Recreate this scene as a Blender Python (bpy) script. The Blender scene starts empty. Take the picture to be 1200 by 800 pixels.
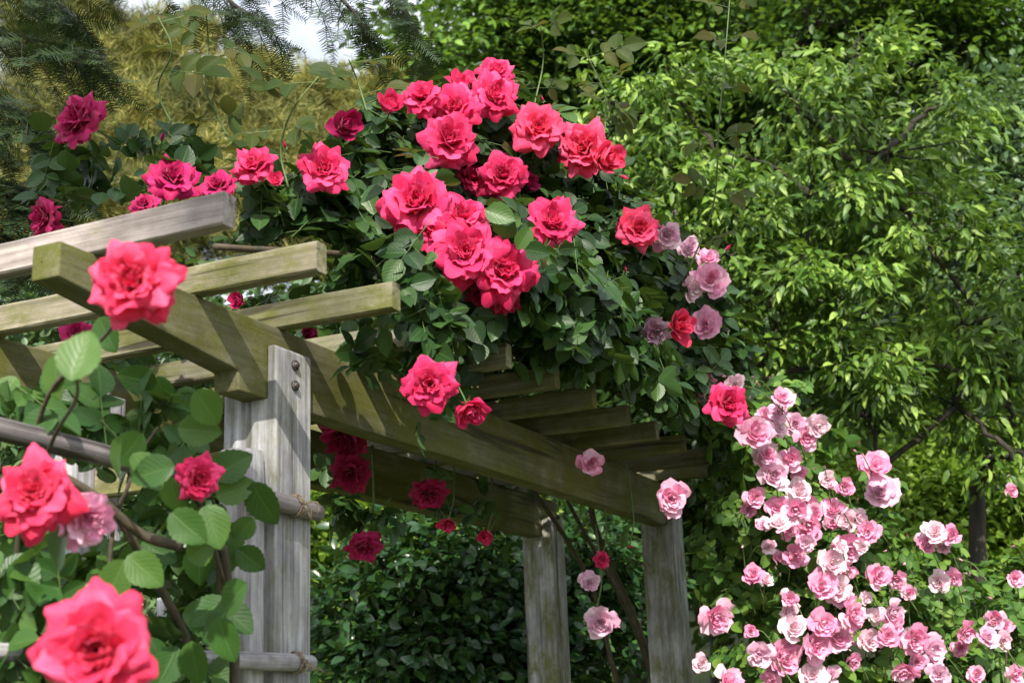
import bpy, math, random
import numpy as np
from mathutils import Matrix, Vector
R = math.radians
random.seed(7); rng = np.random.default_rng(11)
scene = bpy.context.scene
COL = scene.collection

# ------------------------------------------------------------------ camera, sky, sun, exposure
F = 1531.57
CAM = np.array([1.6326, -2.3640, 1.6])
YAW, PITCH, ROLL = R(24.045), R(15.156), R(-2.2985)
_fw = np.array([-math.sin(YAW)*math.cos(PITCH), math.cos(YAW)*math.cos(PITCH), math.sin(PITCH)])
_rt0 = np.array([math.cos(YAW), math.sin(YAW), 0.]); _up0 = np.cross(_rt0, _fw)
RT = _rt0*math.cos(ROLL) + _up0*math.sin(ROLL)
UP = _up0*math.cos(ROLL) - _rt0*math.sin(ROLL)
FW = _fw
cam = bpy.data.cameras.new('camera'); cam_o = bpy.data.objects.new('camera', cam); COL.objects.link(cam_o)
cam.sensor_width = 36; cam.lens = F/1200*36; cam.clip_start = .05; cam.clip_end = 2000
cam_o.matrix_world = Matrix(((RT[0], UP[0], -FW[0], CAM[0]), (RT[1], UP[1], -FW[1], CAM[1]), (RT[2], UP[2], -FW[2], CAM[2]), (0, 0, 0, 1)))
cam.dof.use_dof = True; cam.dof.focus_distance = 3.7; cam.dof.aperture_fstop = 5.0
scene.camera = cam_o

SUN_TRAVEL = Vector((-.60, 1.18, -1.02)).normalized()
to_sun = -SUN_TRAVEL
sun_el = math.asin(to_sun.z); sun_az = math.atan2(to_sun.x, to_sun.y)
w = bpy.data.worlds.new('World'); scene.world = w; w.use_nodes = True
nt = w.node_tree; nt.nodes.clear()
sky = nt.nodes.new('ShaderNodeTexSky'); sky.sky_type = 'NISHITA'; sky.sun_disc = False
sky.sun_elevation = sun_el; sky.sun_rotation = sun_az; sky.dust_density = 3.0
bg = nt.nodes.new('ShaderNodeBackground'); bg.inputs['Strength'].default_value = .058
wo = nt.nodes.new('ShaderNodeOutputWorld')
tc_ = nt.nodes.new('ShaderNodeTexCoord'); cn = nt.nodes.new('ShaderNodeTexNoise'); cn.inputs['Scale'].default_value = 2.6; cn.inputs['Detail'].default_value = 8; cn.inputs['Roughness'].default_value = .6
cr = nt.nodes.new('ShaderNodeValToRGB'); cr.color_ramp.elements[0].position = .34; cr.color_ramp.elements[1].position = .60
cm = nt.nodes.new('ShaderNodeMix'); cm.data_type = 'RGBA'; cm.inputs[7].default_value = (20.0, 21.2, 23.0, 1)          # thin bright cloud
nt.links.new(tc_.outputs['Generated'], cn.inputs['Vector']); nt.links.new(cn.outputs[0], cr.inputs[0]); nt.links.new(cr.outputs[0], cm.inputs[0]); nt.links.new(sky.outputs[0], cm.inputs[6])
nt.links.new(cm.outputs[2], bg.inputs[0]); nt.links.new(bg.outputs[0], wo.inputs[0])
sl = bpy.data.lights.new('sun', 'SUN'); sl.energy = 5.0; sl.angle = R(.53); sl.color = (1, .935, .82)
so = bpy.data.objects.new('sun', sl); COL.objects.link(so)
so.rotation_euler = SUN_TRAVEL.to_track_quat('-Z', 'Y').to_euler()
scene.view_settings.view_transform = 'Standard'; scene.view_settings.look = 'None'
scene.view_settings.exposure = 0.74; scene.view_settings.gamma = 1
scene.cycles.max_bounces = 6; scene.cycles.transmission_bounces = 4; scene.cycles.use_denoising = True

# ------------------------------------------------------------------ pixel helpers (1200 x 800 photograph)
def at(px, py, d):
    return CAM + (FW + RT*(px-600)/F - UP*(py-400)/F)*d
def project(P):
    D = np.asarray(P) - CAM
    z = D@FW
    return 600 + F*(D@RT)/z, 400 - F*(D@UP)/z, z
def on_x(px, py, x):
    v = FW + RT*(px-600)/F - UP*(py-400)/F
    return CAM + v*((x-CAM[0])/v[0])

# ------------------------------------------------------------------ materials
def new_mat(name):
    m = bpy.data.materials.new(name); m.use_nodes = True; m.node_tree.nodes.clear(); return m, m.node_tree
class N:
    def __init__(s, t): s.t = t
    def __call__(s, kind, ins=None, **kw):
        n = s.t.nodes.new('ShaderNode'+kind)
        for k, v in kw.items(): setattr(n, k, v)
        for k, v in (ins or {}).items():
            if isinstance(v, bpy.types.NodeSocket): s.t.links.new(v, n.inputs[k])
            else: n.inputs[k].default_value = v
        return n
    def math(s, op, a, b=None, c=None, clamp=False):
        n = s.t.nodes.new('ShaderNodeMath'); n.operation = op; n.use_clamp = clamp
        for i, v in enumerate((a, b, c)):
            if v is None: continue
            if isinstance(v, bpy.types.NodeSocket): s.t.links.new(v, n.inputs[i])
            else: n.inputs[i].default_value = v
        return n.outputs[0]
    def mix(s, f, a, b, mode='MIX'):
        n = s.t.nodes.new('ShaderNodeMix'); n.data_type = 'RGBA'; n.blend_type = mode
        for i, v in ((0, f), (6, a), (7, b)):
            if isinstance(v, bpy.types.NodeSocket): s.t.links.new(v, n.inputs[i])
            elif i == 0: n.inputs[0].default_value = v
            else: n.inputs[i].default_value = (*v, 1) if len(v) == 3 else v
        return n.outputs[2]
    def ramp(s, f, stops):
        n = s.t.nodes.new('ShaderNodeValToRGB'); s.t.links.new(f, n.inputs[0])
        e = n.color_ramp.elements
        while len(e) < len(stops): e.new(.5)
        for k, (p, c) in zip(e, stops): k.position = p; k.color = (*c, 1) if len(c) == 3 else c
        return n.outputs[0]

def leaf_mat(name, c1, c2, c3=None, rough=.42, trans=.3, tcol=None, veins=.0, spec=.5, backcol=None, patch=0.):
    """c1..c2 (..c3) vary from leaf to leaf; veins adds a pale midrib and quilted relief from the leaf's UV."""
    m, t = new_mat(name); n = N(t)
    oi = n('ObjectInfo'); ge = n('NewGeometry')
    r = n.math('FRACT', n.math('ADD', ge.outputs['Random Per Island'], oi.outputs['Random']))
    col = n.ramp(r, [(0, c1), (.6, c2), (1, c3 or c2)])
    bump = None
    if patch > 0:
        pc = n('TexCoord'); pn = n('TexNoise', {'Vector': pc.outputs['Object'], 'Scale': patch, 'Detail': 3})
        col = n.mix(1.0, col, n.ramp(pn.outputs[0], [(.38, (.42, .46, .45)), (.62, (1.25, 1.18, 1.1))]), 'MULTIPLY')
    if veins > 0:
        uv = n('UVMap'); sp = n('SeparateXYZ', {0: uv.outputs[0]})
        u = n.math('ABSOLUTE', n.math('SUBTRACT', sp.outputs[0], .5))
        rib = n.math('SUBTRACT', 1, n.math('MULTIPLY', u, 28), clamp=True)
        ph = n.math('MULTIPLY', n.math('SUBTRACT', sp.outputs[1], n.math('MULTIPLY', u, .75)), 46)
        wv = n.math('SINE', ph)
        side = n.math('POWER', n.math('MAXIMUM', wv, 0), 10)
        vv = n.math('MAXIMUM', rib, n.math('MULTIPLY', side, .45))
        col = n.mix(n.math('MULTIPLY', vv, veins), col, (.22, .33, .10))
        tc = n('TexCoord'); no = n('TexNoise', {'Vector': tc.outputs['Object'], 'Scale': 60.0})
        col = n.mix(.35, col, n.mix(no.outputs[0], (.35, .35, .3), (1.5, 1.5, 1.4)), 'MULTIPLY')
        h = n.math('ADD', n.math('MULTIPLY', vv, -1.0), n.math('MULTIPLY', n.math('SINE', n.math('MULTIPLY', ph, 1)), .2))
        bump = n('Bump', {'Height': h, 'Strength': .22, 'Distance': .003})
    bk = n.mix(.5, col, backcol or (.05, .10, .03))
    col2 = n.mix(ge.outputs['Backfacing'], col, bk)
    pb = n('BsdfPrincipled', {'Base Color': col2, 'Roughness': rough, 'Specular IOR Level': spec})
    tr = n('BsdfTranslucent', {'Color': n.mix(.5, col, tcol or (.25, .42, .04))})
    if bump:
        t.links.new(bump.outputs[0], pb.inputs['Normal'])
    mx = n('MixShader', {0: trans, 1: pb.outputs[0], 2: tr.outputs[0]})
    out = n('OutputMaterial'); t.links.new(mx.outputs[0], out.inputs[0])
    return m

def petal_mat(name, deep, mid, pale, base, trans=.28, vary=.35):
    m, t = new_mat(name); n = N(t)
    oi = n('ObjectInfo'); ge = n('NewGeometry'); uv = n('UVMap'); sp = n('SeparateXYZ', {0: uv.outputs[0]})
    r = n.math('FRACT', n.math('ADD', ge.outputs['Random Per Island'], oi.outputs['Random']))
    col = n.ramp(r, [(0, deep), (.5, mid), (1, pale)])
    streak = n('TexNoise', {'Vector': n('Mapping', {0: uv.outputs[0], 3: (22, 1.2, 1)}).outputs[0], 'Scale': 1.0, 'Detail': 3})
    col = n.mix(.3, col, n.mix(streak.outputs[0], (.45, .45, .5), (1.5, 1.5, 1.45)), 'MULTIPLY')
    f = n.math('SUBTRACT', 1, n.math('MULTIPLY', sp.outputs[1], 2.6), clamp=True)
    col = n.mix(n.math('MULTIPLY', f, .75), col, base)
    blot = n('TexNoise', {'Vector': n('Mapping', {0: uv.outputs[0], 3: (5, 5, 1)}).outputs[0], 'Scale': 1.0, 'Detail': 4})
    col = n.mix(.5, col, n.ramp(blot.outputs[0], [(.3, (.80, .74, .76)), (.65, (1.12, 1.2, 1.16))]), 'MULTIPLY')
    rim = n.math('MULTIPLY', n.math('MULTIPLY', n.math('SUBTRACT', sp.outputs[1], .9), 10, clamp=True), n.math('MULTIPLY', n.math('SUBTRACT', blot.outputs[0], .45), 4, clamp=True))
    col = n.mix(n.math('MULTIPLY', rim, .45), col, (.30, .03, .06))
    bump = n('Bump', {'Height': streak.outputs[0], 'Strength': .25, 'Distance': .004})
    pb = n('BsdfPrincipled', {'Base Color': col, 'Roughness': .6, 'Specular IOR Level': .25, 'Sheen Weight': .12, 'Normal': bump.outputs[0]})
    tr = n('BsdfTranslucent', {'Color': col})
    mx = n('MixShader', {0: trans, 1: pb.outputs[0], 2: tr.outputs[0]})
    out = n('OutputMaterial'); t.links.new(mx.outputs[0], out.inputs[0])
    return m

def wood_mat(name, dark, light, moss):
    m, t = new_mat(name); n = N(t)
    oi = n('ObjectInfo'); tc = n('TexCoord')
    off = n('VectorMath', {0: tc.outputs['Object'], 1: n('CombineXYZ', {0: n.math('MULTIPLY', oi.outputs['Random'], 37), 1: n.math('MULTIPLY', oi.outputs['Random'], 11), 2: 0.0}).outputs[0]}, operation='ADD').outputs[0]
    g1 = n('TexNoise', {'Vector': n('Mapping', {0: off, 3: (3, 85, 85)}).outputs[0], 'Scale': 1.0, 'Detail': 6, 'Roughness': .65})
    g2 = n('TexNoise', {'Vector': n('Mapping', {0: off, 3: (1.2, 22, 22)}).outputs[0], 'Scale': 1.0, 'Detail': 4, 'Distortion': .6})
    pt = n('TexNoise', {'Vector': off, 'Scale': 6.0, 'Detail': 6, 'Roughness': .65})
    pt2 = n('TexNoise', {'Vector': n('Mapping', {0: off, 3: (9, 26, 26)}).outputs[0], 'Scale': 1.0, 'Detail': 8, 'Roughness': .75})
    fine = n('TexNoise', {'Vector': off, 'Scale': 260.0, 'Detail': 2})
    pt3 = n('TexNoise', {'Vector': n('Mapping', {0: off, 3: (5, 9, 9)}).outputs[0], 'Scale': 1.0, 'Detail': 5, 'Roughness': .7})
    grain = n.math('ADD', n.math('MULTIPLY', g1.outputs[0], .55), n.math('MULTIPLY', g2.outputs[0], .45))
    col = n.ramp(grain, [(.36, dark), (.60, light)])
    col = n.mix(1.0, col, oi.outputs['Color'], 'MULTIPLY')
    col = n.mix(.8, col, n.ramp(pt.outputs[0], [(.3, (.38, .36, .34)), (.66, (1.3, 1.28, 1.25))]), 'MULTIPLY')
    mm = n.math('MULTIPLY', n.math('ADD', n.math('ADD', pt2.outputs[0], n.math('MULTIPLY', pt.outputs[0], .7)), n.math('SUBTRACT', oi.outputs['Alpha'], 1.18)), 3.5, clamp=True)
    mm = n.math('MULTIPLY', mm, n.math('ADD', .35, n.math('MULTIPLY', n.math('MULTIPLY', n.math('SUBTRACT', pt3.outputs[0], .38), 5, clamp=True), .65)))
    mosscol = n.ramp(n.math('ADD', n.math('MULTIPLY', fine.outputs[0], .5), n.math('MULTIPLY', pt2.outputs[0], .5)), [(.3, (moss[0]*.45, moss[1]*.42, moss[2]*.4)), (.65, moss)])
    stain = n.math('MULTIPLY', n.math('MULTIPLY', n.math('SUBTRACT', pt3.outputs[0], .54), 7, clamp=True), n.math('MULTIPLY', n.math('SUBTRACT', pt2.outputs[0], .35), 3, clamp=True))
    col = n.mix(n.math('MULTIPLY', stain, .6), col, (.055, .05, .045))
    col = n.mix(n.math('MULTIPLY', mm, .85), col, mosscol)
    crack = n.math('MULTIPLY', n.math('SUBTRACT', .40, g2.outputs[0]), 16, clamp=True)
    col = n.mix(n.math('MULTIPLY', crack, .75), col, (.03, .025, .02))
    h = n.math('SUBTRACT', n.math('ADD', grain, n.math('MULTIPLY', fine.outputs[0], .25)), n.math('MULTIPLY', crack, 1.2))
    bump = n('Bump', {'Height': h, 'Strength': .55, 'Distance': .004})
    pb = n('BsdfPrincipled', {'Base Color': col, 'Roughness': .85, 'Specular IOR Level': .25, 'Normal': bump.outputs[0]})
    out = n('OutputMaterial'); t.links.new(pb.outputs[0], out.inputs[0])
    return m

def plain_mat(name, c1, c2, scale=20., rough=.8, metal=0., bumps=.3, stretch=(1, 1, 1)):
    m, t = new_mat(name); n = N(t)
    tc = n('TexCoord')
    no = n('TexNoise', {'Vector': n('Mapping', {0: tc.outputs['Object'], 3: stretch}).outputs[0], 'Scale': scale, 'Detail': 6, 'Roughness': .6})
    col = n.ramp(no.outputs[0], [(.32, c1), (.68, c2)])
    bump = n('Bump', {'Height': no.outputs[0], 'Strength': bumps, 'Distance': .01})
    pb = n('BsdfPrincipled', {'Base Color': col, 'Roughness': rough, 'Metallic': metal, 'Normal': bump.outputs[0]})
    out = n('OutputMaterial'); t.links.new(pb.outputs[0], out.inputs[0])
    return m

M = {}
M['rose_leaf'] = leaf_mat('rose_leaf', (.007, .025, .008), (.017, .052, .013), (.048, .105, .022), rough=.40, trans=.14, veins=.22, spec=.3)
M['near_leaf'] = leaf_mat('near_rose_leaf', (.020, .062, .014), (.036, .098, .020), (.07, .145, .028), rough=.4, trans=.22, veins=.22, spec=.3)
M['young_leaf'] = leaf_mat('young_rose_leaf', (.022, .048, .010), (.042, .064, .012), (.070, .062, .016), rough=.5, trans=.3, veins=.2, tcol=(.3, .28, .05), spec=.15)
M['pink_leaf'] = leaf_mat('pink_rose_leaf', (.035, .10, .018), (.08, .175, .026), (.15, .25, .04), rough=.46, trans=.28, veins=.25, spec=.25)
M['red'] = petal_mat('crimson_petal', (.60, .012, .09), (.78, .034, .165), (.88, .085, .26), (.80, .03, .06), .36)
M['coral'] = petal_mat('coral_red_petal', (.70, .026, .09), (.82, .052, .155), (.90, .11, .25), (.82, .04, .06), .34)
M['magenta'] = petal_mat('shaded_magenta_petal', (.36, .004, .07), (.48, .008, .11), (.58, .016, .16), (.6, .08, .12))  # darker petal copy: shade on sheltered blooms is put into the colour
M['pink'] = petal_mat('pink_petal', (.80, .26, .46), (.87, .40, .60), (.92, .60, .74), (.85, .26, .38))
M['pale'] = petal_mat('pale_pink_petal', (.84, .50, .63), (.89, .65, .74), (.92, .78, .83), (.85, .45, .48))
M['lilac'] = petal_mat('lilac_pink_petal', (.74, .38, .56), (.82, .52, .67), (.88, .66, .77), (.76, .36, .50))
M['calyx'] = plain_mat('calyx_green', (.05, .11, .025), (.09, .17, .04), 60, .55)
M['cane'] = plain_mat('rose_cane', (.035, .030, .016), (.085, .06, .035), 40, .75)
M['cane_green'] = plain_mat('green_cane', (.06, .10, .025), (.10, .16, .04), 40, .6)
M['stamen'] = plain_mat('stamen_yellow', (.5, .32, .03), (.7, .5, .08), 90, .7)
M['wood'] = wood_mat('weathered_wood', (.14, .135, .14), (.52, .515, .53), (.12, .13, .014))
M['bolt'] = plain_mat('rusty_bolt', (.04, .038, .04), (.13, .11, .10), 90, .55, .7)
M['twine'] = plain_mat('straw_twine', (.12, .09, .05), (.33, .27, .17), 150, .9)
M['bark'] = plain_mat('dark_bark', (.014, .012, .009), (.045, .036, .026), 25, .9, 0, .8, (1, 1, .25))
M['pinebark'] = plain_mat('pine_bark', (.05, .032, .02), (.13, .08, .05), 15, .9, 0, .8, (1, 1, .3))
M['ground'] = plain_mat('soil_and_grass', (.035, .05, .015), (.09, .10, .035), 3, .95, 0, .5)
M['hill'] = plain_mat('undergrowth', (.010, .015, .006), (.03, .04, .014), 5, .95, 0, .6)

# ------------------------------------------------------------------ mesh helpers
def link(name, mesh, parent=None, mat=None):
    o = bpy.data.objects.new(name, mesh); COL.objects.link(o)
    if mat and mesh and not mesh.materials: mesh.materials.append(mat)
    if parent: adopt(o, parent)
    return o
def adopt(o, parent):
    o.parent = parent
    if parent.parent is None and parent.type == 'EMPTY':
        o.matrix_parent_inverse = Matrix.Translation(-parent.location)
def thing(name, label, cat, loc, group=None):
    o = bpy.data.objects.new(name, None); COL.objects.link(o); o.location = [float(v) for v in loc]; o.empty_display_size = .1
    o['label'] = label; o['category'] = cat
    if group: o['group'] = group
    return o
def tag(o, label, cat, group=None):
    o['label'] = label; o['category'] = cat
    if group: o['group'] = group
    return o
def mesh_np(name, V, Fq, UV=None, smooth=True, mat=None):
    """V (n,3); Fq (m,k) faces of one size; UV (m*k,2)"""
    V = np.asarray(V, np.float32); Fq = np.asarray(Fq, np.int32); me = bpy.data.meshes.new(name)
    m, k = Fq.shape
    me.vertices.add(len(V)); me.vertices.foreach_set('co', V.ravel())
    me.loops.add(m*k); me.loops.foreach_set('vertex_index', Fq.ravel())
    me.polygons.add(m); me.polygons.foreach_set('loop_start', np.arange(0, m*k, k, dtype=np.int32))
    me.polygons.foreach_set('use_smooth', np.full(m, smooth))
    if UV is not None:
        l = me.uv_layers.new(name='UVMap'); l.data.foreach_set('uv', np.asarray(UV, np.float32).ravel())
    me.update(calc_edges=True)
    if mat: me.materials.append(mat)
    return me
def mesh_py(name, V, Fs, mat=None, smooth=True):
    me = bpy.data.meshes.new(name); me.from_pydata([tuple(map(float, v)) for v in V], [], Fs); me.update()
    if smooth: me.polygons.foreach_set('use_smooth', [True]*len(me.polygons))
    if mat: me.materials.append(mat)
    return me
def unit(v):
    v = np.asarray(v, float); return v/(np.linalg.norm(v, axis=-1, keepdims=True)+1e-9)
def frames(d, nrm):
    y = unit(d); x = unit(np.cross(y, nrm)); z = np.cross(x, y)
    return np.stack([x, y, z], -1)                                    # columns side, along, normal
def grid_faces(nu, nv):
    return np.array([(i*nv+j, (i+1)*nv+j, (i+1)*nv+j+1, i*nv+j+1) for i in range(nu-1) for j in range(nv-1)], np.int32)
class Leaf:
    """unit-length leaf along +Y: half outline h(v), folded on the midrib, drooping to the tip"""
    def __init__(s, width, nv, nu=3, fold=.25, droop=.12, wide=.42, tip=1.0, serr=0., wave=0., stem=.0):
        vs = np.linspace(0, 1, nv); us = np.linspace(-1, 1, nu)
        V, U = [], []
        for iu, u in enumerate(us):
            for iv, v in enumerate(vs):
                p = math.log(.5)/math.log(wide)
                h = max(math.sin(math.pi*min(v, 1)**p), 0)**(.75 if tip <= 1 else tip*.75)
                h = h*width/2 + .004
                if serr and abs(u) > .99 and 0 < iv < nv-1: h *= 1+serr*(1 if iv % 2 else -1)
                z = fold*abs(u)*h - droop*v*v + wave*math.sin(v*9+u*2)*abs(u)
                V.append((u*h, v, z)); U.append((.5+u*.5, v))
        s.V = np.array(V); s.F = grid_faces(nu, nv); U = np.array(U); s.UV = U[s.F.ravel()]
        s.mesh = None
    def get(s, name, mat):
        s.mesh = s.mesh or {}
        if mat.name not in s.mesh: s.mesh[mat.name] = mesh_np(name, s.V, s.F, s.UV, True, mat)
        return s.mesh[mat.name]
def join(name, tmpl, Rm, pos, scale, mat, parent=None, kind='stuff'):
    m = len(pos)
    if m == 0: return None
    V = np.einsum('mij,nj->mni', Rm*np.asarray(scale)[:, None, None], tmpl.V) + pos[:, None, :]
    n = len(tmpl.V); Fq = (tmpl.F[None] + (np.arange(m)*n)[:, None, None]).reshape(-1, tmpl.F.shape[1])
    UV = np.tile(tmpl.UV, (m, 1)) if tmpl.UV is not None else None
    me = mesh_np(name, V.reshape(-1, 3), Fq, UV, True, mat)
    o = link(name, me, parent)
    if kind: o['kind'] = kind
    return o
def leaves(parent, tmpl, Rm, pos, scale, mat, single=0, name='leaf', stuff='foliage'):
    """the `single` leaves that show largest become objects of their own, the rest one mesh"""
    pos = np.asarray(pos); scale = np.asarray(scale)
    pick = np.zeros(len(pos), bool)
    if single:
        x, y, z = project(pos); ok = (x > 0) & (x < 1200) & (y > 0) & (y < 800) & (z > .3)
        cell = (np.floor(x/14)*1000+np.floor(y/14)).astype(int)
        order = np.argsort(z); seen = set(); vis = []
        for i in order:
            if ok[i] and cell[i] not in seen: seen.add(cell[i]); vis.append(i)
        face = np.abs(np.einsum('mi,mi->m', Rm[:, :, 2], unit(CAM-pos)))
        vis.sort(key=lambda i: -scale[i]/z[i]*(.4+face[i]))
        pick[vis[:single]] = True
        me = tmpl.get(name, mat)
        for i in np.nonzero(pick)[0]:
            o = bpy.data.objects.new(name, me); COL.objects.link(o)
            mm = Matrix([[*(Rm[i][r]*scale[i]), pos[i][r]] for r in range(3)]+[[0, 0, 0, 1]])
            o.matrix_basis = mm; adopt(o, parent)
    return join(stuff, tmpl, Rm[~pick], pos[~pick], scale[~pick], mat, parent)
def tube_data(pts, rad, n=8, cap=True):
    pts = np.asarray(pts, float); rad = np.broadcast_to(rad, len(pts)); V = []; Fs = []
    t = np.gradient(pts, axis=0); t = unit(t)
    a = np.array([0, 0, 1.]) if abs(t[0][2]) < .9 else np.array([1., 0, 0])
    for k in range(len(pts)):
        x = unit(np.cross(t[k], a)); y = np.cross(t[k], x); a = np.cross(x, t[k])*1.0 if False else a
        for i in range(n):
            th = 2*math.pi*i/n; V.append(pts[k]+rad[k]*(math.cos(th)*x+math.sin(th)*y))
    for k in range(len(pts)-1):
        for i in range(n): Fs.append((k*n+i, k*n+(i+1) % n, (k+1)*n+(i+1) % n, (k+1)*n+i))
    if cap: Fs += [tuple(range(n))[::-1], tuple(range((len(pts)-1)*n, len(pts)*n))]
    return V, Fs
def tube(name, pts, rad, mat, parent=None, n=8):
    return link(name, mesh_py(name, *tube_data(pts, rad, n), mat), parent)
def tubes(name, lst, mat, parent=None, n=5, kind=None):
    V, Fs = [], []
    for pts, rad in lst:
        v, f = tube_data(pts, rad, n); k = len(V); V += v; Fs += [tuple(i+k for i in q) for q in f]
    if not V: return None
    o = link(name, mesh_py(name, V, Fs, mat), parent)
    if kind: o['kind'] = kind
    return o
def curve(*P, n=12, wob=0.):
    """smooth path through control points"""
    P = [np.asarray(p, float) for p in P]; out = []
    Q = [2*P[0]-P[1]]+P+[2*P[-1]-P[-2]]
    for k in range(1, len(Q)-2):
        for s in np.linspace(0, 1, n, endpoint=False):
            a, b, c, d = Q[k-1:k+3]
            out.append(.5*((2*b)+(c-a)*s+(2*a-5*b+4*c-d)*s*s+(3*b-a-3*c+d)*s**3))
    out.append(P[-1]); out = np.array(out)
    if wob: out[1:-1] += rng.normal(0, wob, out[1:-1].shape)
    return out

# ------------------------------------------------------------------ ground
def sheet():
    n = 60; g = []
    xs = np.linspace(-1, 1, n); xs = np.sign(xs)*np.abs(xs)**2.2*300
    for x in xs:
        for y in xs:
            d = (np.array([x, y])-CAM[:2]); dep = d@FW[:2]/np.linalg.norm(FW[:2]); lat = d@_rt0[:2]
            s = min(max((dep-13)/22, 0), 1); s = s*s*(3-2*s)
            side = 1/(1+math.exp(-min(max((lat/max(dep, 1)+.12)*14, -30), 30)))
            z = s*(2+14*side)
            g.append((x, y, z+ .04*math.sin(x*1.7)*math.cos(y*1.3)*min(1, abs(x)/3)))
    return g, grid_faces(n, n)
gv, gf = sheet()
ground = link('ground', mesh_np('ground', gv, gf[:, ::-1], None, True, M['ground'])); ground['kind'] = 'structure'

# ------------------------------------------------------------------ pergola
S, T, ZT, ZB, W, L = .14, .0245, 2.4325, 2.259, .5438, 2.852
YE, WB, XR, RY, RP, RW, RH = -.6475, .069, .274, -.5291, .30452, .0373, .0637
def timber(name, length, wy, hz, parent, color, moss, mtx, ch=.004, seg=None, jit=.0012):
    """a sawn timber along local X with chamfered arrises and slightly uneven faces"""
    seg = seg or max(4, int(length/.06)); sec = []
    for sy, sz, order in ((1, 1, 0), (-1, 1, 1), (-1, -1, 0), (1, -1, 1)):
        a = (sy*(wy/2-ch), sz*hz/2); b = (sy*wy/2, sz*(hz/2-ch))
        sec += [b, a] if order == 0 else [a, b]
    V = []; nn = len(sec)
    ph = rng.uniform(0, 9, 4)
    for k in range(seg+1):
        x = -length/2+length*k/seg
        e = 1 - (.012 if k in (0, seg) else 0)
        for i, (y, z) in enumerate(sec):
            V.append((x, y*e+jit*math.sin(x*5+ph[0])*1.2+rng.normal(0, jit*.3), z*e+jit*math.sin(x*4+ph[1])*1.2+rng.normal(0, jit*.3)))
    Fs = [(k*nn+i, (k+1)*nn+i, (k+1)*nn+(i+1) % nn, k*nn+(i+1) % nn) for k in range(seg) for i in range(nn)]
    Fs += [tuple(range(nn)), tuple(range(seg*nn, seg*nn+nn))[::-1]]
    me = mesh_py(name, V, Fs, M['wood'], False)
    o = link(name, me); o.matrix_basis = mtx; o.color = (*color, moss)
    if parent: adopt(o, parent)
    return o
ROTX = Matrix.Identity(4)
ROTY = Matrix.Rotation(R(90), 4, 'Z')          # local X -> world Y
ROTZ = Matrix.Rotation(R(-90), 4, 'Y')         # local X -> world Z
pergola = thing('pergola', 'weathered grey timber pergola with mossy beams carrying the red climbing rose', 'pergola', (-.34, 1.4, 0))
import bmesh
def profile_solid(name, prof, width, parent, color, moss, origin, rot, bev=.004):
    """prof in local (x,z), extruded along local y by width"""
    bm = bmesh.new()
    a = [bm.verts.new((x, -width/2, z)) for x, z in prof]; b = [bm.verts.new((x, width/2, z)) for x, z in prof]
    bm.faces.new(a[::-1]); bm.faces.new(b)
    for i in range(len(prof)): bm.faces.new((a[i], a[(i+1) % len(prof)], b[(i+1) % len(prof)], b[i]))
    bmesh.ops.recalc_face_normals(bm, faces=bm.faces)
    bmesh.ops.bevel(bm, geom=list(bm.edges), offset=bev, segments=2, affect='EDGES', profile=.6)
    me = bpy.data.meshes.new(name); bm.to_mesh(me); bm.free(); me.materials.append(M['wood'])
    o = link(name, me); o.matrix_basis = Matrix.Translation(origin) @ rot; o.color = (*color, moss); adopt(o, parent)
    return o
BEND = L+.19
hb = ZT-ZB
beam_prof = [(YE, hb), (YE, hb-.0675), (-.104, .0443), (-.1015, 0), (BEND, 0), (BEND, hb)]
for k, xc in enumerate((-T-WB/2, -W-S+T+WB/2)):
    profile_solid('beam', beam_prof, WB-.003, pergola, (.44, .42, .31), 1.12 if k == 0 else .95, (xc, 0, ZB), ROTY)
def post(x0, y0, flip, moss, col=(.98, 1.0, 1.06)):
    """square post slotted at the top to take the beam; x0 is its outer face"""
    s = -1 if flip else 1
    ztop = 2.381; inner = T+WB+.001
    q = lambda d: -d if not flip else d                      # from outer face inwards
    # profile across X, extruded along Y
    pr = [(0, -.02), (0, ztop-.006), (q(.006), ztop), (q(T-.001), ztop), (q(T-.001), ZB+.001), (q(inner), ZB+.001), (q(inner), ztop-.03), (q(S), ztop-.03), (q(S), -.02)]
    o = profile_solid('post', pr, S, pergola, col, moss, (x0, y0+S/2, 0), Matrix.Identity(4), .0035)
    # turn the grain: rebuild coordinates so local X runs up the post
    me = o.data; Rz = ROTZ.to_3x3().inverted()
    for v in me.vertices: v.co = Rz @ v.co
    o.matrix_basis = Matrix.Translation((x0, y0+S/2, 0)) @ ROTZ
    return o
def bolts(po, xf, yc, sgn):
    for z in (2.3468, 2.2988):
        bm = bmesh.new()
        bmesh.ops.create_cone(bm, cap_ends=True, segments=16, radius1=.0125, radius2=.0115, depth=.005, matrix=Matrix.Translation((0, 0, .0025)))
        bmesh.ops.create_uvsphere(bm, u_segments=12, v_segments=8, radius=.009, matrix=Matrix.Translation((0, 0, .005)) @ Matrix.Diagonal((1, 1, .85, 1)))
        me = bpy.data.meshes.new('bolt'); bm.to_mesh(me); bm.free(); me.materials.append(M['bolt'])
        for p in me.polygons: p.use_smooth = True
        o = link('bolt', me); o.matrix_basis = Matrix.Translation((xf, yc, z)) @ Matrix.Rotation(R(90)*sgn, 4, 'Y')
        o.parent = po; o.matrix_parent_inverse = (Matrix.Translation(pergola.location) @ Matrix.Translation(-pergola.location) @ po.matrix_basis).inverted()
for (x0, y0, flip, moss) in ((0, 0, False, .42), (0, L, False, .55), (-W-S, 0, True, .3), (-W-S, L, True, .55)):
    po = post(x0, y0, flip, moss)
    bolts(po, .0005 if not flip else -W-S-.0005, y0+S*.51, 1 if not flip else -1)
    if flip: bolts(po, -W+.0005, y0+S*.51, 1)
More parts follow.
